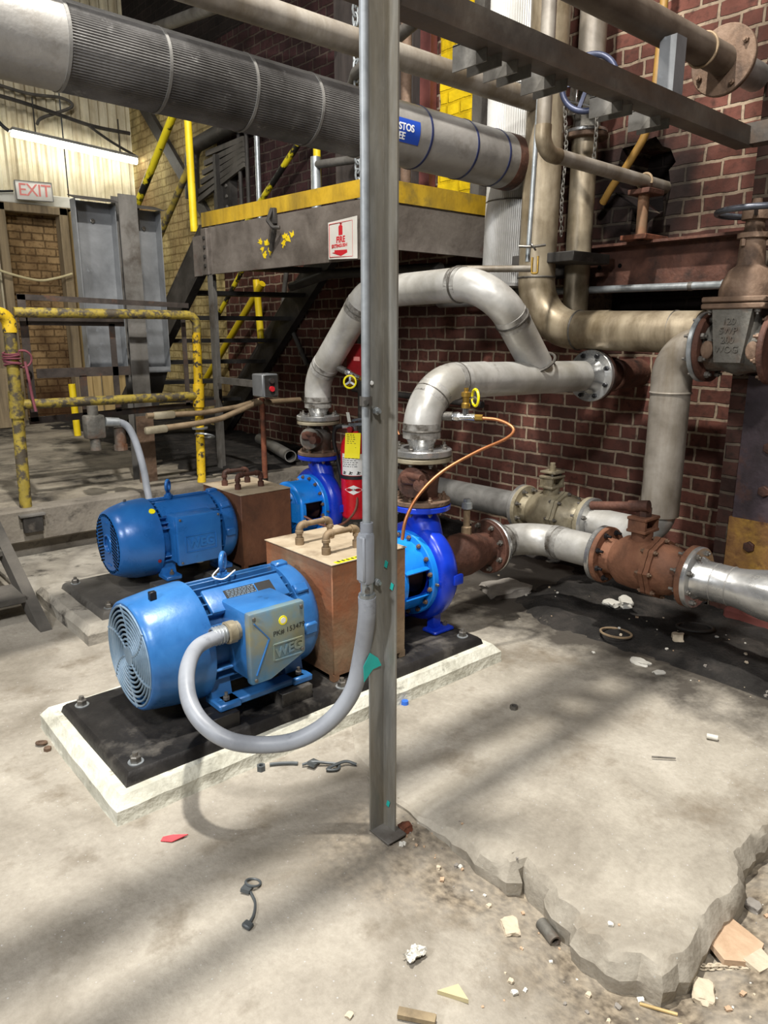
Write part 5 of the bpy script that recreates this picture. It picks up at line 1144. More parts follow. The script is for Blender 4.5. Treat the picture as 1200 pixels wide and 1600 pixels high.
# fire extinguisher sign
t = thing('fire_sign', 'white fire extinguisher sign with red arrow on the platform beam', 'sign', (2.975, 3.84, 1.95))
def SG(y, z): return (2.972, 3.985 - y, 1.945 + z)
MB().prism([(2.975, 3.985, 1.955), (2.972, 3.69, 1.94), (2.972, 3.69, 2.185), (2.975, 3.985, 2.175)], (-.003, 0, 0)).build('board', 'white_sign', t)
b = MB(); X_ = 2.971
q = [(3.972, 1.967), (3.735, 1.957), (3.735, 2.165), (3.972, 2.163)]
for a, c in zip(q, q[1:] + q[:1]): b.bar((X_, *a), (X_, *c), .0025, .004, (1, 0, 0))
b.build('border', 'sign_red', t)
b = MB(); b.prism([(2.9715, 3.875, 2.09), (2.9715, 3.835, 2.09), (2.9715, 3.835, 2.14), (2.9715, 3.842, 2.148), (2.9715, 3.868, 2.148), (2.9715, 3.875, 2.14)], (-.0015, 0, 0)); b.bar((X_, 3.855, 2.148), (X_, 3.855, 2.16), .012, .002, (1, 0, 0)); b.bar((X_, 3.862, 2.158), (X_, 3.838, 2.154), .006, .002, (1, 0, 0)); b.build('extinguisher_symbol', 'sign_red', t)
text('FIRE', .05, 'sign_red', t, 'lettering', (2.9705, 3.855, 2.063), (0, -1, 0), (0, 0, 1), .0005, bold=.002)
text('EXTINGUISHER', .0275, 'sign_red', t, 'lettering', (2.9705, 3.855, 2.028), (0, -1, 0), (0, 0, 1), .0005, bold=.0012)
b = MB(); b.prism([(2.9715, 3.92, 2.005), (2.9715, 3.79, 2.0), (2.9715, 3.79, 1.988), (2.9715, 3.765, 1.988), (2.9715, 3.855, 1.966), (2.9715, 3.945, 1.992), (2.9715, 3.92, 1.992)], (-.0015, 0, 0)); b.build('arrow', 'sign_red', t)

# stairs going down to the left
t = thing('staircase', 'dark steel open stair descending from the platform to the raised floor', 'stairs', (3.45, 7.0, .4))
def stringer(X_, top, bot, m):
    b = MB(); a, c = Vector((X_, *top)), Vector((X_, *bot)); u = Vector((0, .6, .8))
    b.bar(a, c, .012, .26, u)
    d = (c - a).normalized(); n = Vector((1, 0, 0)).cross(d).normalized()
    for s in (-1, 1): b.bar(a + n * .125 * s + Vector((.03, 0, 0)), c + n * .125 * s + Vector((.03, 0, 0)), .075, .014, n)
    return b.build('stringer', m, t)
stringer(3.0, (5.66, 2.24), (8.05, .40), 'dark_steel'); stringer(4.05, (5.46, 2.2), (7.62, .42), 'dark_steel')
MB().bx(2.985, 3.01, 5.55, 5.86, 1.95, 2.26).build('splice_plate', 'beam_steel', t)
for k in range(8):
    z = 2.04 - k * .205; y0_ = 5.66 + (2.24 - z) * 1.299 - .12; y1_ = 5.46 + (2.2 - z) * 1.213 - .12
    MB().prism([(3.01, y0_, z - .018), (4.05, y1_, z - .018), (4.05, y1_ + .24, z - .018), (3.01, y0_ + .24, z - .018)], (0, 0, .036)).build('tread', 'dark_steel', t)
t = thing('handrail', 'yellow handrail with black chips along the near side of the steel stair', 'handrail', (3.0, 6.2, 2.3))
MB().cyl((3.0, 5.85, 2.30), (3.0, 5.85, 3.55), .03, seg=18).build('post', 'yellow_paint', t)
MB().cyl((3.0, 5.62, 3.55), (3.0, 7.5, 2.24), .032, seg=18).build('top_rail', 'yellow_stripe_rail', t)
MB().cyl((3.0, 5.84, 2.82), (3.0, 7.0, 1.96), .028, seg=18).build('mid_rail', 'yellow_dirty_rail', t)
t = thing('handrail', 'yellow handrail on the wall side of the steel stair, seen below and above the platform', 'handrail', (4.0, 6.0, 1.2))
MB().cyl((3.99, 5.49, 2.3), (3.99, 5.49, 3.28), .032, seg=18).build('post', 'yellow_paint', t)
MB().cyl((3.99, 5.5, 3.25), (3.99, 6.75, 2.5), .028, seg=18).build('top_rail', 'yellow_stripe_rail', t)
MB().cyl((3.97, 6.40, 1.96), (3.97, 7.75, .93), .034, seg=18).build('mid_rail', 'yellow_paint', t)
MB().cyl((3.97, 6.51, 2.0), (3.97, 6.46, 1.40), .034, seg=18).build('post', 'yellow_paint', t)
MB().cyl((3.98, 6.6, 2.25), (3.98, 7.45, 1.58), .024, seg=14).build('lower_rail', 'yellow_stripe_rail', t)

# fire extinguisher
EX = (2.90, 3.645)
t = thing('fire_extinguisher', 'red fire extinguisher with yellow tag hanging beside the steel post', 'extinguisher', (*EX, .335))
MB().lathe((*EX, .335), (0, 0, 1), [(0, 0), (0, .078), (.012, .088), (.02, .09), (.45, .09), (.49, .083), (.53, .06), (.55, .03), (.56, .024), (.56, 0)], 48).build('cylinder', 'fire_red', t)
MB().lathe((*EX, .335 + .262), (0, 0, 1), [(0, .09), (0, .0935), (.022, .0935), (.022, .09)], 48).build('band', 'black_rubber', t)
def onex(u, v, q, a0=225): an = R(a0) + u / .0905; return (EX[0] + math.cos(an) * (.0908 + q), EX[1] + math.sin(an) * (.0908 + q), .335 + v)
def patch(u0, u1, v0, v1, q, n=12):
    b = MB(); V = [[b.bm.verts.new(onex(u0 + (u1 - u0) * i / n, v, q)) for v in (v0, v1)] for i in range(n + 1)]
    for A, B in zip(V, V[1:]): b.bm.faces.new((A[0], B[0], B[1], A[1]))
    return b
lb_ = patch(-.085, .08, .288, .425, .0008).build('instruction_label', 'label_white', t)
b = MB(); rnd = random.Random(5)
def mark(u, v, w_, h_):
    V = [b.bm.verts.new(onex(a, c, .0014)) for a, c in ((u, v), (u + w_, v), (u + w_, v + h_), (u, v + h_))]; b.bm.faces.new(V)
mark(-.083, .408, .16, .016)
for k in range(5):
    u = -.078
    while u < .02:
        w_ = rnd.uniform(.006, .02); mark(u, .395 - k * .013, w_, .004); u += w_ + .006
b.build('label_print', 'ink_black', lb_)
for u in (-.075, -.03, .02):
    b = MB(); mark(u, .294, .022, .006); mark(u + .006, .298, .008, .016); mark(u + .012, .304, .014, .006); b.build('pictogram', 'ink_black', lb_)
dm = MB(); V = [dm.bm.verts.new(onex(u, v, .001)) for u, v in ((-.062, .195), (-.03, .212), (0, .226), (.03, .212), (.062, .195), (.03, .178), (0, .164), (-.03, .178))]; c_ = dm.bm.verts.new(onex(0, .195, .001))
for i in range(8): dm.bm.faces.new((c_, V[i], V[(i + 1) % 8]))
dmo = dm.build('diamond_mark', 'label_white', t)
text('AMEREX', .0195, 'ink_black', dmo, 'lettering', (0, 0, 0), (1, 0, 0), (0, 0, 1), .0002, fmap=lambda u, v, q: onex(u, .196 + v, .0014 + q))
hd = MB(); hd.cyl((*EX, .885), (*EX, .93), .02); hd.bar((EX[0] - .03, EX[1] + .02, .935), (EX[0] + .06, EX[1] - .09, .945), .024, .018); hd.bar((EX[0] - .02, EX[1] + .01, .96), (EX[0] + .06, EX[1] - .085, .985), .022, .014); hd.cyl((EX[0] - .02, EX[1] + .03, .92), (EX[0] - .05, EX[1] + .06, .92), .014); hd.build('valve_handle', 'chrome', t)
MB().cyl((EX[0] - .03, EX[1] + .0, .905), (EX[0] - .045, EX[1] - .004, .905), .02, seg=18).build('gauge', 'old_red', t)
MB().tube(spline([(EX[0] - .04, EX[1] + .06, .925), (EX[0] - .06, EX[1] + .12, .905), (EX[0] - .055, EX[1] + .145, .82), (EX[0] - .04, EX[1] + .13, .70), (EX[0] - .03, EX[1] + .11, .6), (EX[0] - .03, EX[1] + .10, .56)], 8), .0135, 12).build('hose', 'black_rubber', t)
b = MB(); b.prism([(EX[0] - .085, EX[1] - .015, .89), (EX[0] - .10, EX[1] - .02, .735), (EX[0] - .045, EX[1] - .105, .735), (EX[0] - .035, EX[1] - .105, .895)], (-.001, -.001, 0)); tg = b.build('inspection_tag', 'yellow_plastic', t)
b = MB(); rnd = random.Random(9)
for k in range(11):
    f0 = .1
    zz = .88 - k * .013
    for q in range(3):
        f1 = f0 + rnd.uniform(.06, .2); A = Vector((EX[0] - .0885 - .006 * k / 11, EX[1] - .0185, zz)); D_ = Vector((.05, -.088, 0)); b.bar(A + D_ * f0, A + D_ * f1, .0006, .003, (0, 0, 1)); f0 = f1 + .08
b.build('tag_print', 'ink_black', tg)
b = MB(); b.prism([(EX[0] - .05, EX[1] + .005, .955), (EX[0] - .04, EX[1] - .015, .955), (EX[0] - .045, EX[1] - .005, 1.015), (EX[0] - .055, EX[1] + .015, 1.015)], (-.0012, -.0012, 0)); b.build('seal_tag', 'old_white_sign', t)
t = thing('red_box', 'dark red metal box on the column above the fire extinguisher', 'box', (2.95, 3.66, 1.23))
MB().bx(2.91, 2.978, 3.58, 3.735, 1.225, 1.43, .004).build('case', 'old_red', t); MB().bx(2.9085, 2.911, 3.60, 3.66, 1.33, 1.355).build('label_strip', 'exit_red', t)

# control station on its bracket
t = thing('control_box', 'small grey push-button box on a bracket right of the stair', 'control box', (2.98, 4.85, 1.03))
MB().bar((3.0, 5.55, 1.12), (3.0, 4.92, 1.115), .04, .05, (0, 0, 1)).build('bracket', 'grey_steel', t)
MB().bx(2.93, 3.07, 4.775, 4.925, 1.03, 1.20, .008).build('case', 'panel_grey', t)
MB().bx(2.95, 3.065, 4.772, 4.776, 1.04, 1.19).build('face_plate', 'dark_steel', t)
for z, m_ in ((1.15, 'chrome'), (1.09, 'sign_red')):
    MB().cyl((3.005, 4.774, z), (3.005, 4.755, z), .02, seg=18).build('push_button', m_, t)
# rusty conduits by the raised edge
t = thing('conduit_run', 'rust-brown conduit run with cast fittings crossing in front of the stair foot', 'conduit', (2.7, 5.05, .8))
MB().tube(fillet([(2.15, 5.05, .825), (2.55, 5.05, .845), (2.72, 5.05, .865), (3.05, 5.05, .965), (3.45, 5.05, .965)], .2, 8), .022, 14).build('tube', 'iron_loop', t)
MB().tube(fillet([(2.17, 5.12, .92), (2.6, 5.12, .91), (2.9, 5.12, .935), (3.15, 5.12, .985)], .15, 8), .02, 14).build('tube', 'iron_loop', t)
b = MB(); b.box((2.20, 5.045, .825), (.17, .05, .055), (0, R(-2), 0), .016, 2); b.build('cast_fitting', 'bronze_grey', t)
b = MB(); b.box((2.30, 5.12, .915), (.17, .05, .055), None, .016, 2); b.build('cast_fitting', 'bronze_grey', t)
tag(MB().cyl((3.09, 5.05, .36), (3.09, 5.05, 1.0), .022, seg=14).build('upright_conduit', 'rust'), 'upright rusty conduit under the push-button box', 'conduit')
t = thing('flexible_conduit', 'pale grey flexible conduit curving down behind the rear motor', 'hose', (2.05, 5.0, .3))
MB().tube(spline([(1.86, 5.03, .905), (1.93, 5.03, .90), (1.99, 5.02, .86), (2.03, 5.0, .74), (2.055, 4.97, .56), (2.06, 4.94, .40), (2.06, 4.86, .26), (2.05, 4.5, .21), (2.0, 4.12, .2)], 8), .025, 16).build('hose', 'hose_grey', t)
b = MB(); b.cyl((1.93, 5.03, .90), (1.84, 5.035, .91), .031, seg=10); b.build('gland', 'galvanised', t)
t = thing('junction_fittings', 'cluster of grey cast conduit fittings left of the steel column foot', 'junction box', (1.8, 5.05, .75))
b = MB(); b.box((1.77, 5.06, .88), (.13, .09, .16), None, .015, 2); b.cyl((1.77, 5.06, .80), (1.77, 5.06, .72), .035); b.cyl((1.77, 5.06, .95), (1.77, 5.06, 1.02), .035); b.build('body', 'cast_grey', t)
b = MB(); b.cyl((1.95, 5.08, .86), (1.95, 5.08, .74), .04); b.cyl((1.95, 5.08, .74), (1.95, 5.08, .70), .048, seg=8); b.build('plug', 'cast_grey', t)

# grey pipe offcut on the raised floor
t = thing('pipe_offcut', 'grey pipe offcut with an open end lying on the dirt behind the rear pump', 'pipe', (3.7, 5.9, .4))
MB().lathe((3.52, 5.32, .455), (.33, 1.0, .005), [(0, .045), (0, .052), (1.15, .052), (1.15, .045), (0, .045)], 28).build('tube', 'stainless_dim', t)
MB().lathe((3.52, 5.32, .455), (.33, 1.0, .005), [(.15, 0), (.15, .045)], 20).build('bore', 'black_void', t)

# ================================================================== LEFT SIDE
t = thing('guard_rail', 'worn yellow pipe guard rail on the raised floor edge, left', 'guard rail', (1.95, 5.2, .3))
Yr = 5.185
MB().cyl((1.315, Yr, .335), (1.345, Yr, 1.60), .038, seg=22).build('post', 'yellow_dirty_rail', t)
MB().cyl((2.60, Yr, .37), (2.63, Yr, 1.50), .033, seg=22).build('post', 'yellow_rail', t)
MB().tube(fillet([(1.345, Yr, 1.5), (1.345, Yr, 1.618), (1.0, Yr - .1, 1.60)], .07, 8), .043, 20).build('elbow', 'yellow_rail', t)
MB().tube(fillet([(1.38, Yr, 1.625), (2.635, Yr, 1.625), (2.63, Yr, 1.40)], .07, 8), .032, 20).build('top_rail', 'yellow_dirty_rail', t)
MB().cyl((1.34, Yr, 1.045), (2.62, Yr, 1.035), .032, seg=20).build('mid_rail', 'yellow_dirty_rail', t)
for x, z in ((1.333, 1.045), (2.617, 1.035)):
    b = MB(); b.cyl((x - .004, Yr, z - .085), (x + .004, Yr, z + .085), .047 if x < 2 else .042, seg=20); b.build('tee_fitting', 'yellow_dirty_rail' if x < 2 else 'yellow_rail', t)
MB().bx(1.24, 1.40, 5.05, 5.26, .325, .34, .002).build('base_plate', 'grey_steel', t)
MB().bx(1.26, 1.38, 5.06, 5.1, .22, .325, .002).build('bracket', 'dark_steel', t)
b = MB()
for k in range(7): b.ring((1.335 + .004 * math.sin(k * 2), Yr, 1.30 + k * .012), (.15 * math.sin(k), .2 * math.cos(k * 1.7), 1), .046 + .004 * (k % 2), .006, 24, 6)
b.ring((1.40, Yr, 1.335), (0, 1, .2), .055, .007, 20, 6); b.build('lashing', 'pink_cord', t, label='dirty pink cord lashing')
tag(MB().tube(spline([(1.40, 5.14, 1.32), (1.41, 5.13, 1.2), (1.42, 5.14, 1.1), (1.43, 5.13, 1.0)], 5), .009, 8).build('cord_end', 'pink_cord'), 'loose pink cord end dangling from the left rail post', 'cord')
b = MB(); b.lathe((2.612, Yr, .79), (0, 0, 1), [(-.006, .034), (-.006, .06), (.006, .06), (.006, .034)], 20); b.ring((2.63, Yr - .04, .735), (.3, .2, 1), .07, .008, 20, 6); b.build('collar', 'galvanised', t)

t = thing('bar_gate', 'dark rusty flat-bar gate frame behind the yellow guard rail', 'gate', (2.0, 5.27, .9)); Yg = 5.27
def fbar(name, a, c, h): return MB().bar((a[0], Yg, a[1]), (c[0], Yg, c[1]), .008, h, (0, 0, 1) if abs(a[0] - c[0]) > abs(a[1] - c[1]) else (1, 0, 0)).build(name, 'bar_iron', t)
fbar('top_bar', (1.43, 1.725), (2.62, 1.695), .035); fbar('flat_bar', (1.47, 1.585), (2.12, 1.58), .075); fbar('flat_bar', (1.50, 1.235), (2.14, 1.235), .062); fbar('bottom_bar', (1.42, .925), (2.80, .965), .045)
fbar('upright', (1.455, 1.74), (1.455, .92), .05); fbar('upright', (2.03, 1.56), (2.03, .95), .04); fbar('upright', (2.57, 1.64), (2.57, .96), .035); fbar('upright', (1.80, 1.21), (1.80, .93), .05)

t = thing('steel_column', 'grey steel column with a rusty foot standing behind the gate frame', 'column', (2.30, 5.55, .36))
b = MB(); b.bx(2.235, 2.37, 5.48, 5.49, .36, 2.46); b.bx(2.235, 2.37, 5.61, 5.62, .36, 2.46); b.bx(2.298, 2.306, 5.49, 5.61, .36, 2.46); b.build('h_section', 'grey_steel', t)
MB().bx(2.234, 2.371, 5.474, 5.481, .36, .88).build('rusty_foot', 'cast_brown', t)
def trough(x0, x1, z0, z1, label):
    t = thing('steel_cover', label, 'cover', ((x0 + x1) / 2, 5.62, z0))
    b = MB(); b.bx(x0, x1, 5.64, 5.646, z0, z1); b.bx(x0 - .004, x0 + .002, 5.55, 5.646, z0, z1); b.bx(x1 - .002, x1 + .004, 5.55, 5.646, z0, z1); b.build('sheet', 'panel_grey', t)
    b = MB(); b.prism([(x0 - .012, 5.50, z1 - .012), (x0 - .012, 5.66, z1 + .03), (x0 - .012, 5.66, z1 + .036), (x0 - .012, 5.50, z1 - .006)], (x1 - x0 + .024, 0, 0)); b.build('top_lip', 'dark_steel', t)
    b = MB(); b.prism([(x0, 5.55, z0), (x0, 5.646, z0), (x0, 5.646, z0 - .01), (x0, 5.55, z0 - .04)], (x1 - x0, 0, 0)); b.build('bottom_lip', 'panel_grey', t)
    bolt(t, ((x0 + x1) / 2, 5.64, z1 - .13), (0, -1, 0), .016, .012, 'bolt_steel'); return t
trough(1.955, 2.235, 1.24, 2.41, 'tall grey sheet-metal trough cover left of the steel column')
trough(2.375, 2.575, 1.24, 2.39, 'narrow grey sheet-metal cover right of the steel column')
b = MB(); b.prism([(2.38, 5.6, 1.20), (2.58, 5.6, 1.22), (2.45, 5.6, .85), (2.38, 5.6, .80)], (0, .06, 0)); tag(b.build('knee_brace', 'dark_steel'), 'dark steel knee brace under the narrow grey cover', 'brace')

# wooden steps up to the raised floor
t = thing('wooden_steps', 'grimy wooden steps at the left edge leading up to the raised floor', 'steps', (.7, 4.4, 0))
b = MB(); b.prism([(.97, 3.83, 0), (.97, 4.02, 0), (.97, 5.05, .50), (.97, 4.98, .60)], (.06, 0, 0)); b.jitter(.004, 7); b.build('stringer', 'wood_grey', t)
b = MB(); b.prism([(.05, 3.83, 0), (.05, 4.02, 0), (.05, 5.05, .50), (.05, 4.98, .60)], (.06, 0, 0)); b.build('stringer', 'wood_grey', t)
for y, z in ((4.05, .10), (4.42, .27), (4.8, .42)):
    b = MB(); b.bx(.1, .98, y, y + .26, z, z + .035, .004); b.jitter(.003, 6); b.build('tread', 'wood_grey', t)
tag(MB().bx(1.70, 1.86, 9.2, 9.24, .46, 2.2, .006).build('plank', 'wood_old') if False else MB().bar((2.30, 9.45, .48), (2.36, 9.5, 2.6), .12, .03, (0, 1, 0)).build('plank', 'wood_old'), 'weathered plank upright at the left jamb of the doorway', 'plank')
tag(MB().bx(1.93, 2.36, 8.9, 8.95, .47, 1.12, .006).build('board', 'wood_old'), 'pale weathered board standing at the left edge of the photo', 'board')
for x0, x1, z1, lbl in ((3.33, 3.43, 1.75, 'tall thin timber board leaning right of the doorway'), (3.45, 3.58, 1.25, 'middle timber board leaning right of the doorway'), (3.60, 3.78, 1.05, 'shortest timber board leaning right of the doorway')):
    tag(MB().bx(x0, x1, 9.40, 9.43, .475, z1, .004).build('board', 'wood_pale'), lbl, 'board', 'boards by the doorway')
tag(MB().cyl((2.62, 8.0, .44), (2.61, 8.0, .98), .035, seg=16).build('bollard_pipe', 'yellow_paint'), 'yellow painted upright pipe behind the gate frame', 'pipe')
# exit sign, tube lamp, cables
t = thing('exit_sign', 'white EXIT sign with faded red letters above the doorway', 'sign', (2.87, 9.44, 2.97))
b = MB(); b.box((2.87, 9.45, 3.065), (.40, .07, .20), (0, R(-2), 0), .012, 2); b.build('case', 'white_sign', t)
b = MB()
for s in (-1, 1): b.box((2.87 + s * .198, 9.42, 3.065 + s * .007), (.007, .02, .2), (0, R(-2), 0)); b.box((2.87, 9.42, 3.065 + s * .1), (.40, .02, .006), (0, R(-2), 0))
b.build('frame', 'fixture_grey', t)
text('EXIT', .185, 'exit_red', t, 'lettering', (2.875, 9.4135, 3.066), (1, 0, .035), (0, 0, 1), .001, bold=.001, space=.92)
t = thing('tube_lamp', 'bright fluorescent tube lamp hanging under the corrugated wall', 'lamp', (3.4, 9.3, 3.5))
la, lb2 = Vector((2.66, 9.30, 3.615)), Vector((4.06, 9.30, 3.52))
b = MB(); b.bar(la + Vector((0, 0, .04)), lb2 + Vector((0, 0, .04)), .11, .03, (0, 0, 1)); b.build('housing', 'fixture_grey', t)
MB().cyl(la, lb2, .036, seg=18).build('tube', 'tube_light', t)
b = MB(); 
for f in (.18, .86): p = la.lerp(lb2, f); b.cyl(p + Vector((0, 0, .05)), p + Vector((0, .0, .42)), .008, seg=6)
b.build('hanger', 'dark_steel', t)
def cable(pts, r, m, label, cat='cable', name='cable'): return tag(MB().tube(spline(pts, 8), r, 8).build(name, m), label, cat)
cable([(2.3, 9.4, 4.02), (2.75, 9.4, 3.98), (3.15, 9.42, 3.93), (3.6, 9.42, 3.86), (4.05, 9.42, 3.85)], .022, 'dark_steel', 'dark cable strung on the corrugated wall above the tube lamp')
cable([(2.3, 9.5, 4.18), (2.9, 9.5, 4.1), (3.3, 9.5, 4.12), (3.4, 9.48, 4.04), (3.05, 9.45, 3.86), (2.98, 9.44, 3.78)], .018, 'wood_grey', 'looped grey cable hooked above the tube lamp')
cable([(3.55, 9.4, 3.85), (3.8, 9.4, 3.72), (4.1, 9.4, 3.60)], .016, 'dark_steel', 'thin brace wire running down to the right end of the tube lamp')
cable([(2.1, 9.35, 3.98), (2.42, 9.33, 3.83), (2.58, 9.32, 3.68), (2.64, 9.3, 3.63)], .02, 'black_rubber', 'black cord feeding the left end of the tube lamp')
cable([(2.2, 9.5, 3.06), (2.45, 9.48, 3.03), (2.66, 9.47, 3.05)], .012, 'black_rubber', 'short black cord feeding the exit sign')
cable([(2.30, 9.4, 2.22), (2.5, 9.4, 2.15), (2.8, 9.4, 2.09), (3.0, 9.4, 2.12), (3.2, 9.4, 2.18)], .014, 'tile_yellow', 'pale yellow rope stretched across the doorway', 'rope', 'rope')
# ---- things on the far part of the brick wall
tag(MB().tube(fillet([(4.0, 6.2, 3.50), (4.0, 7.75, 3.40), (4.0, 7.80, 2.9)], .16, 8), .075, 18).build('lagged_pipe', 'dark_steel'), 'dark lagged pipe with an elbow on the far brick wall', 'pipe')
b = MB(); b.bar((4.1, 9.2, 4.2), (4.1, 7.55, 2.6), .05, .14, (0, .6, .8)); tag(b.build('diagonal_brace', 'dark_steel'), 'dark steel brace running diagonally down the cream bricks', 'brace')
t = thing('riveted_column', 'dark riveted steel column against the wall beyond the platform', 'column', (4.08, 7.3, .4))
b = MB(); b.bx(4.05, 4.14, 7.08, 7.42, 2.2, 3.25); b.bx(3.98, 4.05, 7.22, 7.27, 2.2, 3.25); b.build('plate', 'dark_steel', t)
for k in range(10):
    for y in (7.14, 7.36): bolt(t, (4.05, y, 2.25 + k * .1), (-1, 0, 0), .018, .014, 'grey_steel', 0, 'rivet')
b = MB()
for k in range(6): b.bar((4.04, 7.75 - k * .05, 2.88 + k * .085), (4.04, 6.75, 3.09 + k * .045), .03, .05, (0, 0, 1))
tag(b.build('slat_stack', 'wood_grey'), 'stack of tilted grey slats on the wall left of the thin conduits', 'slats')
for y, r, m_, l in ((6.53, .026, 'galvanised', 'brightest of the thin upright conduits above the platform'), (6.72, .02, 'dark_steel', 'dark thin upright conduit, middle of the three above the platform'), (6.86, .02, 'dark_steel', 'dark thin upright conduit, leftmost of the three above the platform')):
    tag(MB().cyl((4.05, y, 2.3), (4.05, y, 3.9), r, seg=14).build('upright_conduit', m_), l, 'conduit')
tag(MB().tube(fillet([(4.122, 6.15, 2.26), (4.122, 6.3, 1.75), (4.122, 5.9, 1.2)], .3, 6), .022, 10).build('upright_conduit', 'grey_steel'), 'grey conduit bending down behind the yellow rails below the platform', 'conduit')
for y0, y1, x, m_, l in ((5.05, 5.30, 4.04, 'dark_timber', 'dark timber upright on the wall, left of the hoist chain'), (4.32, 4.50, 4.0, 'dark_timber', 'dark timber upright beside the scaly pipe'), (4.20, 4.31, 4.06, 'faded_red_wood', 'narrow faded red timber next to the yellow bricks'), (3.70, 3.79, 4.06, 'wood_grey', 'grey timber strip right of the yellow bricks')):
    tag(MB().bx(x, 4.132, y0, y1, 2.29, 6.0, .004).build('timber_upright', m_), l, 'timber')
tag(MB().cyl((3.3, 3.62, 2.3), (3.3, 3.62, 4.3), .032, seg=16).build('scaly_pipe', 'cast_brown'), 'scaly brown upright pipe just right of the steel post', 'pipe')
tag(MB().cyl((3.75, 5.18, 2.3), (3.75, 5.18, 2.86), .04, seg=16).build('rail_stub', 'galvanised'), 'short bright upright pipe on the platform edge', 'pipe')
tag(MB().cyl((3.75, 5.15, 2.80), (3.75, 3.9, 2.70), .032, seg=14).build('level_pipe', 'grey_steel'), 'level grey pipe low above the platform deck', 'pipe')
tag(MB().tube(fillet([(3.7, 4.7, 3.14), (3.3, 4.1, 3.12), (3.1, 3.3, 3.16)], .2, 6), .036, 14).build('crossing_pipe', 'grey_steel'), 'dark pipe crossing between the overhead pipe and the insulated pipe', 'pipe')
tag(MB().cyl((3.9, 8.2, 4.62), (3.6, 4.8, 4.02), .055, seg=16).build('high_pipe', 'grey_steel'), 'dark sloping pipe high up behind the overhead pipe', 'pipe')
# under the platform
tag(MB().tube(fillet([(3.5, 5.2, 1.86), (3.5, 4.7, 1.93), (3.5, 3.5, 1.90)], .2, 6), .035, 12).build('drain_pipe', 'dark_steel'), 'dark pipe hung under the platform deck', 'pipe')
tag(MB().cyl((3.95, 3.95, 1.73), (3.95, 2.95, 1.73), .055, seg=18).build('level_main', 'stainless_dim'), 'level grey pipe on the dark wall below the arched discharge pipe', 'pipe')
tag(MB().bx(4.105, 4.148, 2.95, 4.6, 1.84, 1.98).build('ledge_beam', 'dark_steel'), 'dark steel beam on the wall above the level grey pipe', 'beam')
tag(MB().cyl((4.0, 4.9, .45), (4.0, 4.9, 1.9), .05, seg=16).build('down_pipe', 'dark_steel'), 'dark upright pipe on the wall right of the stair', 'pipe')
tag(MB().cyl((4.05, 5.1, 1.02), (4.05, 3.6, .99), .025, seg=12).build('level_conduit', 'dark_steel'), 'thin dark level conduit behind the rear discharge pipe', 'conduit')

# riveted plate on the brick pier
t = thing('riveted_plate', 'dark riveted steel plate with yellow corrosion at the right edge', 'plate', (3.85, .9, .0))
MB().bx(3.838, 3.859, -1.0, 1.645, .55, 1.29).build('plate', 'plate_purple', t)
mat('corroded', ['5a3a22', '7d5a2f', 'a07c34'], 7, .9, .05, .5, 40, spots=('4d2f1e', 8, .58, .06)); b = MB(); b.bx(3.836, 3.859, -1.0, 1.66, .12, .56); b.build('corroded_foot', 'corroded', t, label='yellow-brown corroded lower part')
for z in (.94, .72, .42): 
    for y in (1.50, 1.26, 1.0): bolt(t, (3.838, y + (.04 if z < .5 else 0), z), (-1, 0, 0), .03, .018, 'dark_rust', 0, 'rivet')
b = MB(); b.bx(3.74, 3.85, -1.2, 1.60, -.12, .10, .02); b.jitter(.008, 6); tag(b.build('footing', 'faded_red_wood'), 'reddish footing block under the riveted plate', 'footing')

# ================================================================== SMALL THINGS ON THE FLOOR
def stone(x, y, z, sx, sy, sz, m, label, seed, cat='stone', group=None, name='stone', rz_=0.0):
    b = MB(); t_ = bmesh.new(); bmesh.ops.create_icosphere(t_, subdivisions=3, radius=1); rnd = random.Random(seed); sh = Vector((rnd.uniform(0, 50), rnd.uniform(0, 50), 0))
    for v in t_.verts:
        d = v.co.normalized(); k = 1 + .35 * noise.noise(d * 1.3 + sh) + .10 * noise.noise(d * 4 + sh)
        q = Vector((max(-.72, min(.72, d.x)), max(-.72, min(.72, d.y)), max(-.62, min(.62, d.z)))) * k
        v.co = Matrix.Rotation(rz_ + seed, 3, 'Z') @ Vector((q.x * sx * 1.3, q.y * sy * 1.3, q.z * sz * 1.5)) + Vector((x, y, z + sz * .72))
    b.add(t_); return tag(b.build(name, m, sharp=25), label, cat, group)
fz = floor_z
def g(x, y): return max(floor_z(x, y), dirt_z(x, y) if x > 2.55 else -9, (.004 + .022 * sstep(1.75, 1.2, y)) if (x > 1.46 and .7 < y < 2.04 and x < 3.0) else -9)
stone(1.335, 1.03, g(1.335, 1.03), .030, .022, .009, 'stone_pale', 'flat pale stone left of the short pipe nipple', 1)
stone(1.545, .60, g(1.545, .60), .026, .034, .014, 'stone_pale', 'pale stone below the front corner of the broken slab', 2)
stone(1.93, .645, g(1.93, .645), .017, .022, .012, 'stone_grey', 'small grey stone beside the right side of the broken slab', 3)
stone(1.39, .565, g(1.39, .565), .028, .015, .008, 'tile_yellow', 'pale flat chip at the bottom edge, lower right', 4, name='chip')
stone(.82, 1.07, g(.82, 1.07), .008, .008, .004, 'stone_pale', 'small pale stone near the bottom middle', 5)
stone(3.25, 2.66, g(3.25, 2.66) - .01, .13, .10, .035, 'stone_grey', 'flat grey slab of broken concrete under the suction elbow', 6, cat='rubble', name='rubble_slab')
stone(3.5, 2.02, g(3.5, 2.02), .07, .035, .02, 'plaster_white', 'white lump of plaster below the rusty ball valve', 7, cat='plaster', name='plaster_lump')
stone(3.42, 2.06, g(3.42, 2.06), .04, .03, .012, 'plaster_white', 'smaller plaster lump in front of the white one', 17, cat='plaster', name='plaster_lump')
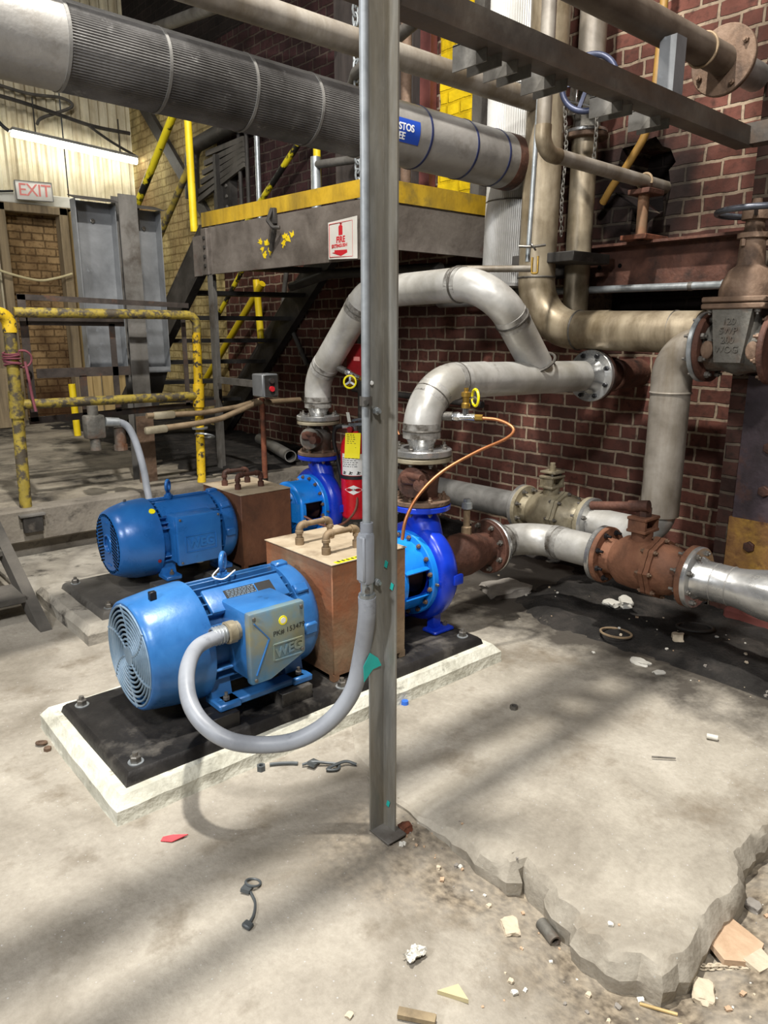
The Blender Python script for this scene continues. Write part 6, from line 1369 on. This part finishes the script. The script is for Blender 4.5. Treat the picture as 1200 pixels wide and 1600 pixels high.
stone(2.95, 1.60, g(2.95, 1.6), .045, .028, .012, 'plaster_white', 'bright white flake on the edge of the black dirt', 8, cat='plaster', name='plaster_flake')
stone(2.91, 1.49, g(2.91, 1.49), .025, .018, .008, 'plaster_white', 'small white flake right of the bright white one', 9, cat='plaster', name='plaster_flake')
stone(3.28, 1.60, g(3.28, 1.6), .024, .028, .020, 'stone_pale', 'rounded pale pebble on the black dirt', 10)
stone(1.355, 1.472, g(1.355, 1.472), .018, .02, .012, 'rust', 'rust-brown lump at the foot of the steel post', 11, cat='lump', name='lump')
b = MB(); b.prism([(1.015, .985, g(1.04, .95)), (1.065, .965, g(1.04, .95)), (1.052, .92, g(1.04, .95))], (0, 0, .012)); tag(b.build('tile_chip', 'tile_yellow'), 'triangular yellowish tile chip at the bottom of the photo', 'chip')
b = MB(); z = g(1.76, .6); b.prism([(1.70, .675, z + .006), (1.815, .655, z + .008), (1.79, .56, z + .008), (1.715, .55, z + .004), (1.665, .605, z + .004)], (0, .0, .016)); b.jitter(.004, 30); tag(b.build('flagstone', 'stone_tan'), 'tan flat stone on the dirt right of the broken slab', 'stone')
b = MB(); z = g(1.74, .55); b.prism([(1.70, .575, z), (1.77, .56, z), (1.745, .515, z), (1.69, .53, z)], (0, 0, .012)); tag(b.build('flagstone', 'stone_pale'), 'smaller flat stone under the tan one', 'stone')
b = MB(); b.lathe((1.425, .995, g(1.42, .96) + .017), (-.35, -.94, .0), [(0, .012), (0, .017), (.07, .017), (.07, .012), (0, .012)], 20); tag(b.build('pipe_nipple', 'cast_grey'), 'short grey pipe nipple lying beside the slab edge', 'pipe piece')
b = MB(); b.lathe((.0, .0, 0), (0, 0, 1), [(0, .009), (0, .017), (.02, .017), (.02, .009), (0, .009)], 6)
def put(b, loc, name, m, label, cat, rot=(0, 0, 0)):
    M_ = Matrix.Translation(loc) @ Euler(rot).to_matrix().to_4x4(); b.bm.transform(M_); return tag(b.build(name, m), label, cat)
put(b, (2.18, 1.716, g(2.18, 1.716) + .001), 'loose_nut', 'bolt_steel', 'loose steel nut in the middle of the slab', 'nut')
b = MB(); b.lathe((0, 0, 0), (0, 0, 1), [(0, .008), (0, .016), (.02, .016), (.02, .008), (0, .008)], 6); put(b, (1.18, 2.03, g(1.18, 2.03)), 'loose_nut', 'grey_wire', 'dark loose nut under the loop of the grey hose', 'nut')
b = MB(); b.lathe((0, 0, 0), (0, 0, 1), [(0, 0), (0, .016), (.018, .014), (.018, 0)], 18); put(b, (1.88, 2.045, g(1.88, 2.045) + .0), 'plastic_cap', 'cap_blue', 'small blue plastic cap right of the post by the plinth', 'cap')
b = MB(); b.prism([(-.035, -.004, 0), (.0, -.014, .002), (.03, .0, .006), (.045, .012, .004), (.0, .010, .008), (-.03, .010, .003)], (0, 0, .003)); put(b, (.78, 1.887, g(.78, 1.887) + .001), 'tape_scrap', 'red_scrap', 'red scrap of plastic on the floor near the front plinth corner', 'scrap', (0, 0, -.6))
tag(MB().tube(spline([(1.215, 2.03, .008), (1.245, 2.012, .008), (1.275, 1.99, .008), (1.295, 1.97, .008)], 4), .006, 8).build('wire_offcut', 'grey_wire'), 'short grey wire offcut with blue tip below the hose', 'wire')
t = thing('strap_scrap', 'twisted grey strap with a buckle lying on the open floor', 'strap', (.82, 1.5, .0))
b = MB(); b.tube(spline([(.845, 1.54, .006), (.835, 1.50, .005), (.81, 1.465, .006), (.785, 1.445, .008)], 6), .004, 6); b.build('strap', 'grey_wire', t)
b = MB(); b.ring((.868, 1.565, .008), (.3, .1, 1), .021, .0035, 20, 6); b.box((.843, 1.556, .008), (.03, .026, .010), (.1, .2, .6)); b.build('buckle', 'grey_wire', t)
b = MB(); b.box((.778, 1.442, .008), (.022, .026, .012), (.2, .1, .4), .003); b.build('strap_end', 'grey_wire', t)
t = thing('wire_scrap', 'dark crumpled wire and tape scrap beside the plinth, left of the post', 'scrap', (1.39, 1.89, 0))
b = MB(); b.tube(spline([(1.30, 1.95, .01), (1.33, 1.93, .018), (1.37, 1.90, .012), (1.40, 1.87, .008), (1.38, 1.85, .006), (1.35, 1.87, .01), (1.42, 1.86, .016), (1.45, 1.83, .006)], 6), .0055, 6); b.box((1.335, 1.93, .012), (.05, .03, .012), (.2, .3, .5)); b.build('wire', 'grey_wire', t)
b = MB(); b.ring((3.12, 1.84, g(3.12, 1.84) + .012), (.1, 0, 1), .075, .006, 36, 6); tag(b.build('wire_hoop', 'iron_loop'), 'thin wire hoop on the dirt in front of the ball valve', 'hoop')
b = MB(); b.ring((3.45, 1.60, g(3.45, 1.60) + .012), (.1, 0.1, 1), .085, .007, 36, 6); tag(b.build('wire_hoop', 'dark_steel'), 'dark wire hoop on the dirt near the reddish footing', 'hoop')
tag(MB().tube([(2.255, 1.15, .03), (2.31, 1.09, .03)], .0035, 6).build('rod', 'bolt_steel'), 'thin steel rod lying on the right side of the slab', 'rod')
tag(MB().cyl((2.53, 1.085, .036), (2.545, 1.05, .036), .010, seg=12).build('plug', 'plaster_white'), 'small white plug on the slab near the right edge', 'plug')
tag(MB().cyl((1.445, .725, g(1.445, .725) + .0), (1.50, .62, g(1.5, .62)), .004, seg=6).build('stick', 'wood_pale') if False else MB().tube([(1.41, .69, g(1.41, .69) + .004), (1.45, .615, g(1.45, .615) + .004)], .004, 6).build('stick', 'wood_pale'), 'pale twig on the dirt under the slab corner', 'stick')
b = MB(); b.bar((.905, 1.0, .008), (.955, .93, .008), .022, .012, (0, 0, 1)); b.jitter(.003, 20); tag(b.build('wood_splinter', 'wood_old'), 'splinter of wood at the bottom edge', 'wood')
b = MB(); t_ = bmesh.new(); bmesh.ops.create_grid(t_, x_segments=16, y_segments=12, size=.5)
for v in t_.verts: v.co = Vector((1.045 + v.co.x * .05 + noise.noise(v.co * 5) * .012, 1.093 + v.co.y * .035 + noise.noise(v.co * 4 + Vector((4, 0, 0))) * .012, .006 + abs(noise.noise(v.co * 7)) * .02))
b.add(t_); tag(b.build('paper_scrap', 'plaster_white', sharp=25), 'crumpled whitish scrap on the bare floor, bottom middle', 'scrap')
b = MB(); z = g(1.65, .6)
t = thing('floor_chain', 'rusty pale chain half under the tan flat stone', 'chain', (1.68, .6, z)); lk = MB()
cp_ = spline([(1.60, .70, g(1.6, .7) + .006), (1.625, .645, g(1.62, .64) + .006), (1.66, .61, g(1.66, .61) + .006), (1.70, .56, z + .008), (1.755, .53, z + .008), (1.80, .50, z + .006)], 5)
for i, (a, c) in enumerate(zip(cp_, cp_[1:])):
    d = (c - a).normalized(); mid = (a + c) / 2; F = frame(d); an = (i % 2) * PI / 2 + .5; u = F @ Vector((math.cos(an), math.sin(an), 0))
    lk.tube([mid + d * math.cos(q * PI / 5) * .011 + u * math.sin(q * PI / 5) * .007 for q in range(10)], .0025, 5, closed=True)
lk.build('links', 'stone_pale', t)
t = thing('dropped_nut', 'rusty washer and nut beside the left corner of the front plinth', 'nut', (.64, 2.69, 0))
b = MB(); b.ring((.645, 2.71, .008), (.2, .2, 1), .016, .006, 20, 8); b.build('washer', 'cast_brown', t); bolt(t, (.65, 2.655, .0), (0, 0, 1), .014, .014, 'cast_brown')
# countless pebbles: each one its own thing
rnd = random.Random(12)
pm = []
for k in range(4):
    s_ = stone(0, 0, 0, .011, .009, .006, ('stone_pale', 'stone_grey', 'stone_tan', 'plaster_white')[k], 'pebble', 30 + k, name='pebble'); pm.append(s_)
zones = [((1.30, 1.50), (.95, 1.45), 26), ((1.05, 1.5), (.62, .95), 22), ((1.5, 2.0), (.48, .64), 22), ((2.85, 3.5), (.9, 1.9), 46), ((1.30, 1.42), (1.40, 1.52), 14), ((2.9, 3.5), (2.2, 2.9), 14)]
lab = {0: 'small pebble in the loose soil left of the broken slab edge', 1: 'small pebble on the bare floor in front of the broken slab', 2: 'small pebble in the soil right of the broken slab', 3: 'small pebble on the black dirt below the suction pipes', 4: 'small pebble around the foot of the steel post', 5: 'small pebble on the black dirt behind the front pump'}
first = True
for zi, ((x0, x1), (y0, y1), n_) in enumerate(zones):
    for i in range(n_):
        x, y = rnd.uniform(x0, x1), rnd.uniform(y0, y1); src = pm[rnd.randrange(4)]
        o = src.copy(); C.objects.link(o); s_ = rnd.choice((.22, .3, .3, .45, .7)); o.scale = (s_, s_ * rnd.uniform(.7, 1.2), s_); o.rotation_euler = (0, 0, rnd.uniform(0, 6)); o.location = (x, y, g(x, y) - .001)
        o['label'] = lab[zi]; o['category'] = 'pebble'; o['group'] = ('pebbles left of the slab', 'pebbles before the slab', 'pebbles right of the slab', 'pebbles on the black dirt', 'pebbles round the post foot', 'pebbles behind the pump')[zi]
for s_ in pm: bpy.data.objects.remove(s_)
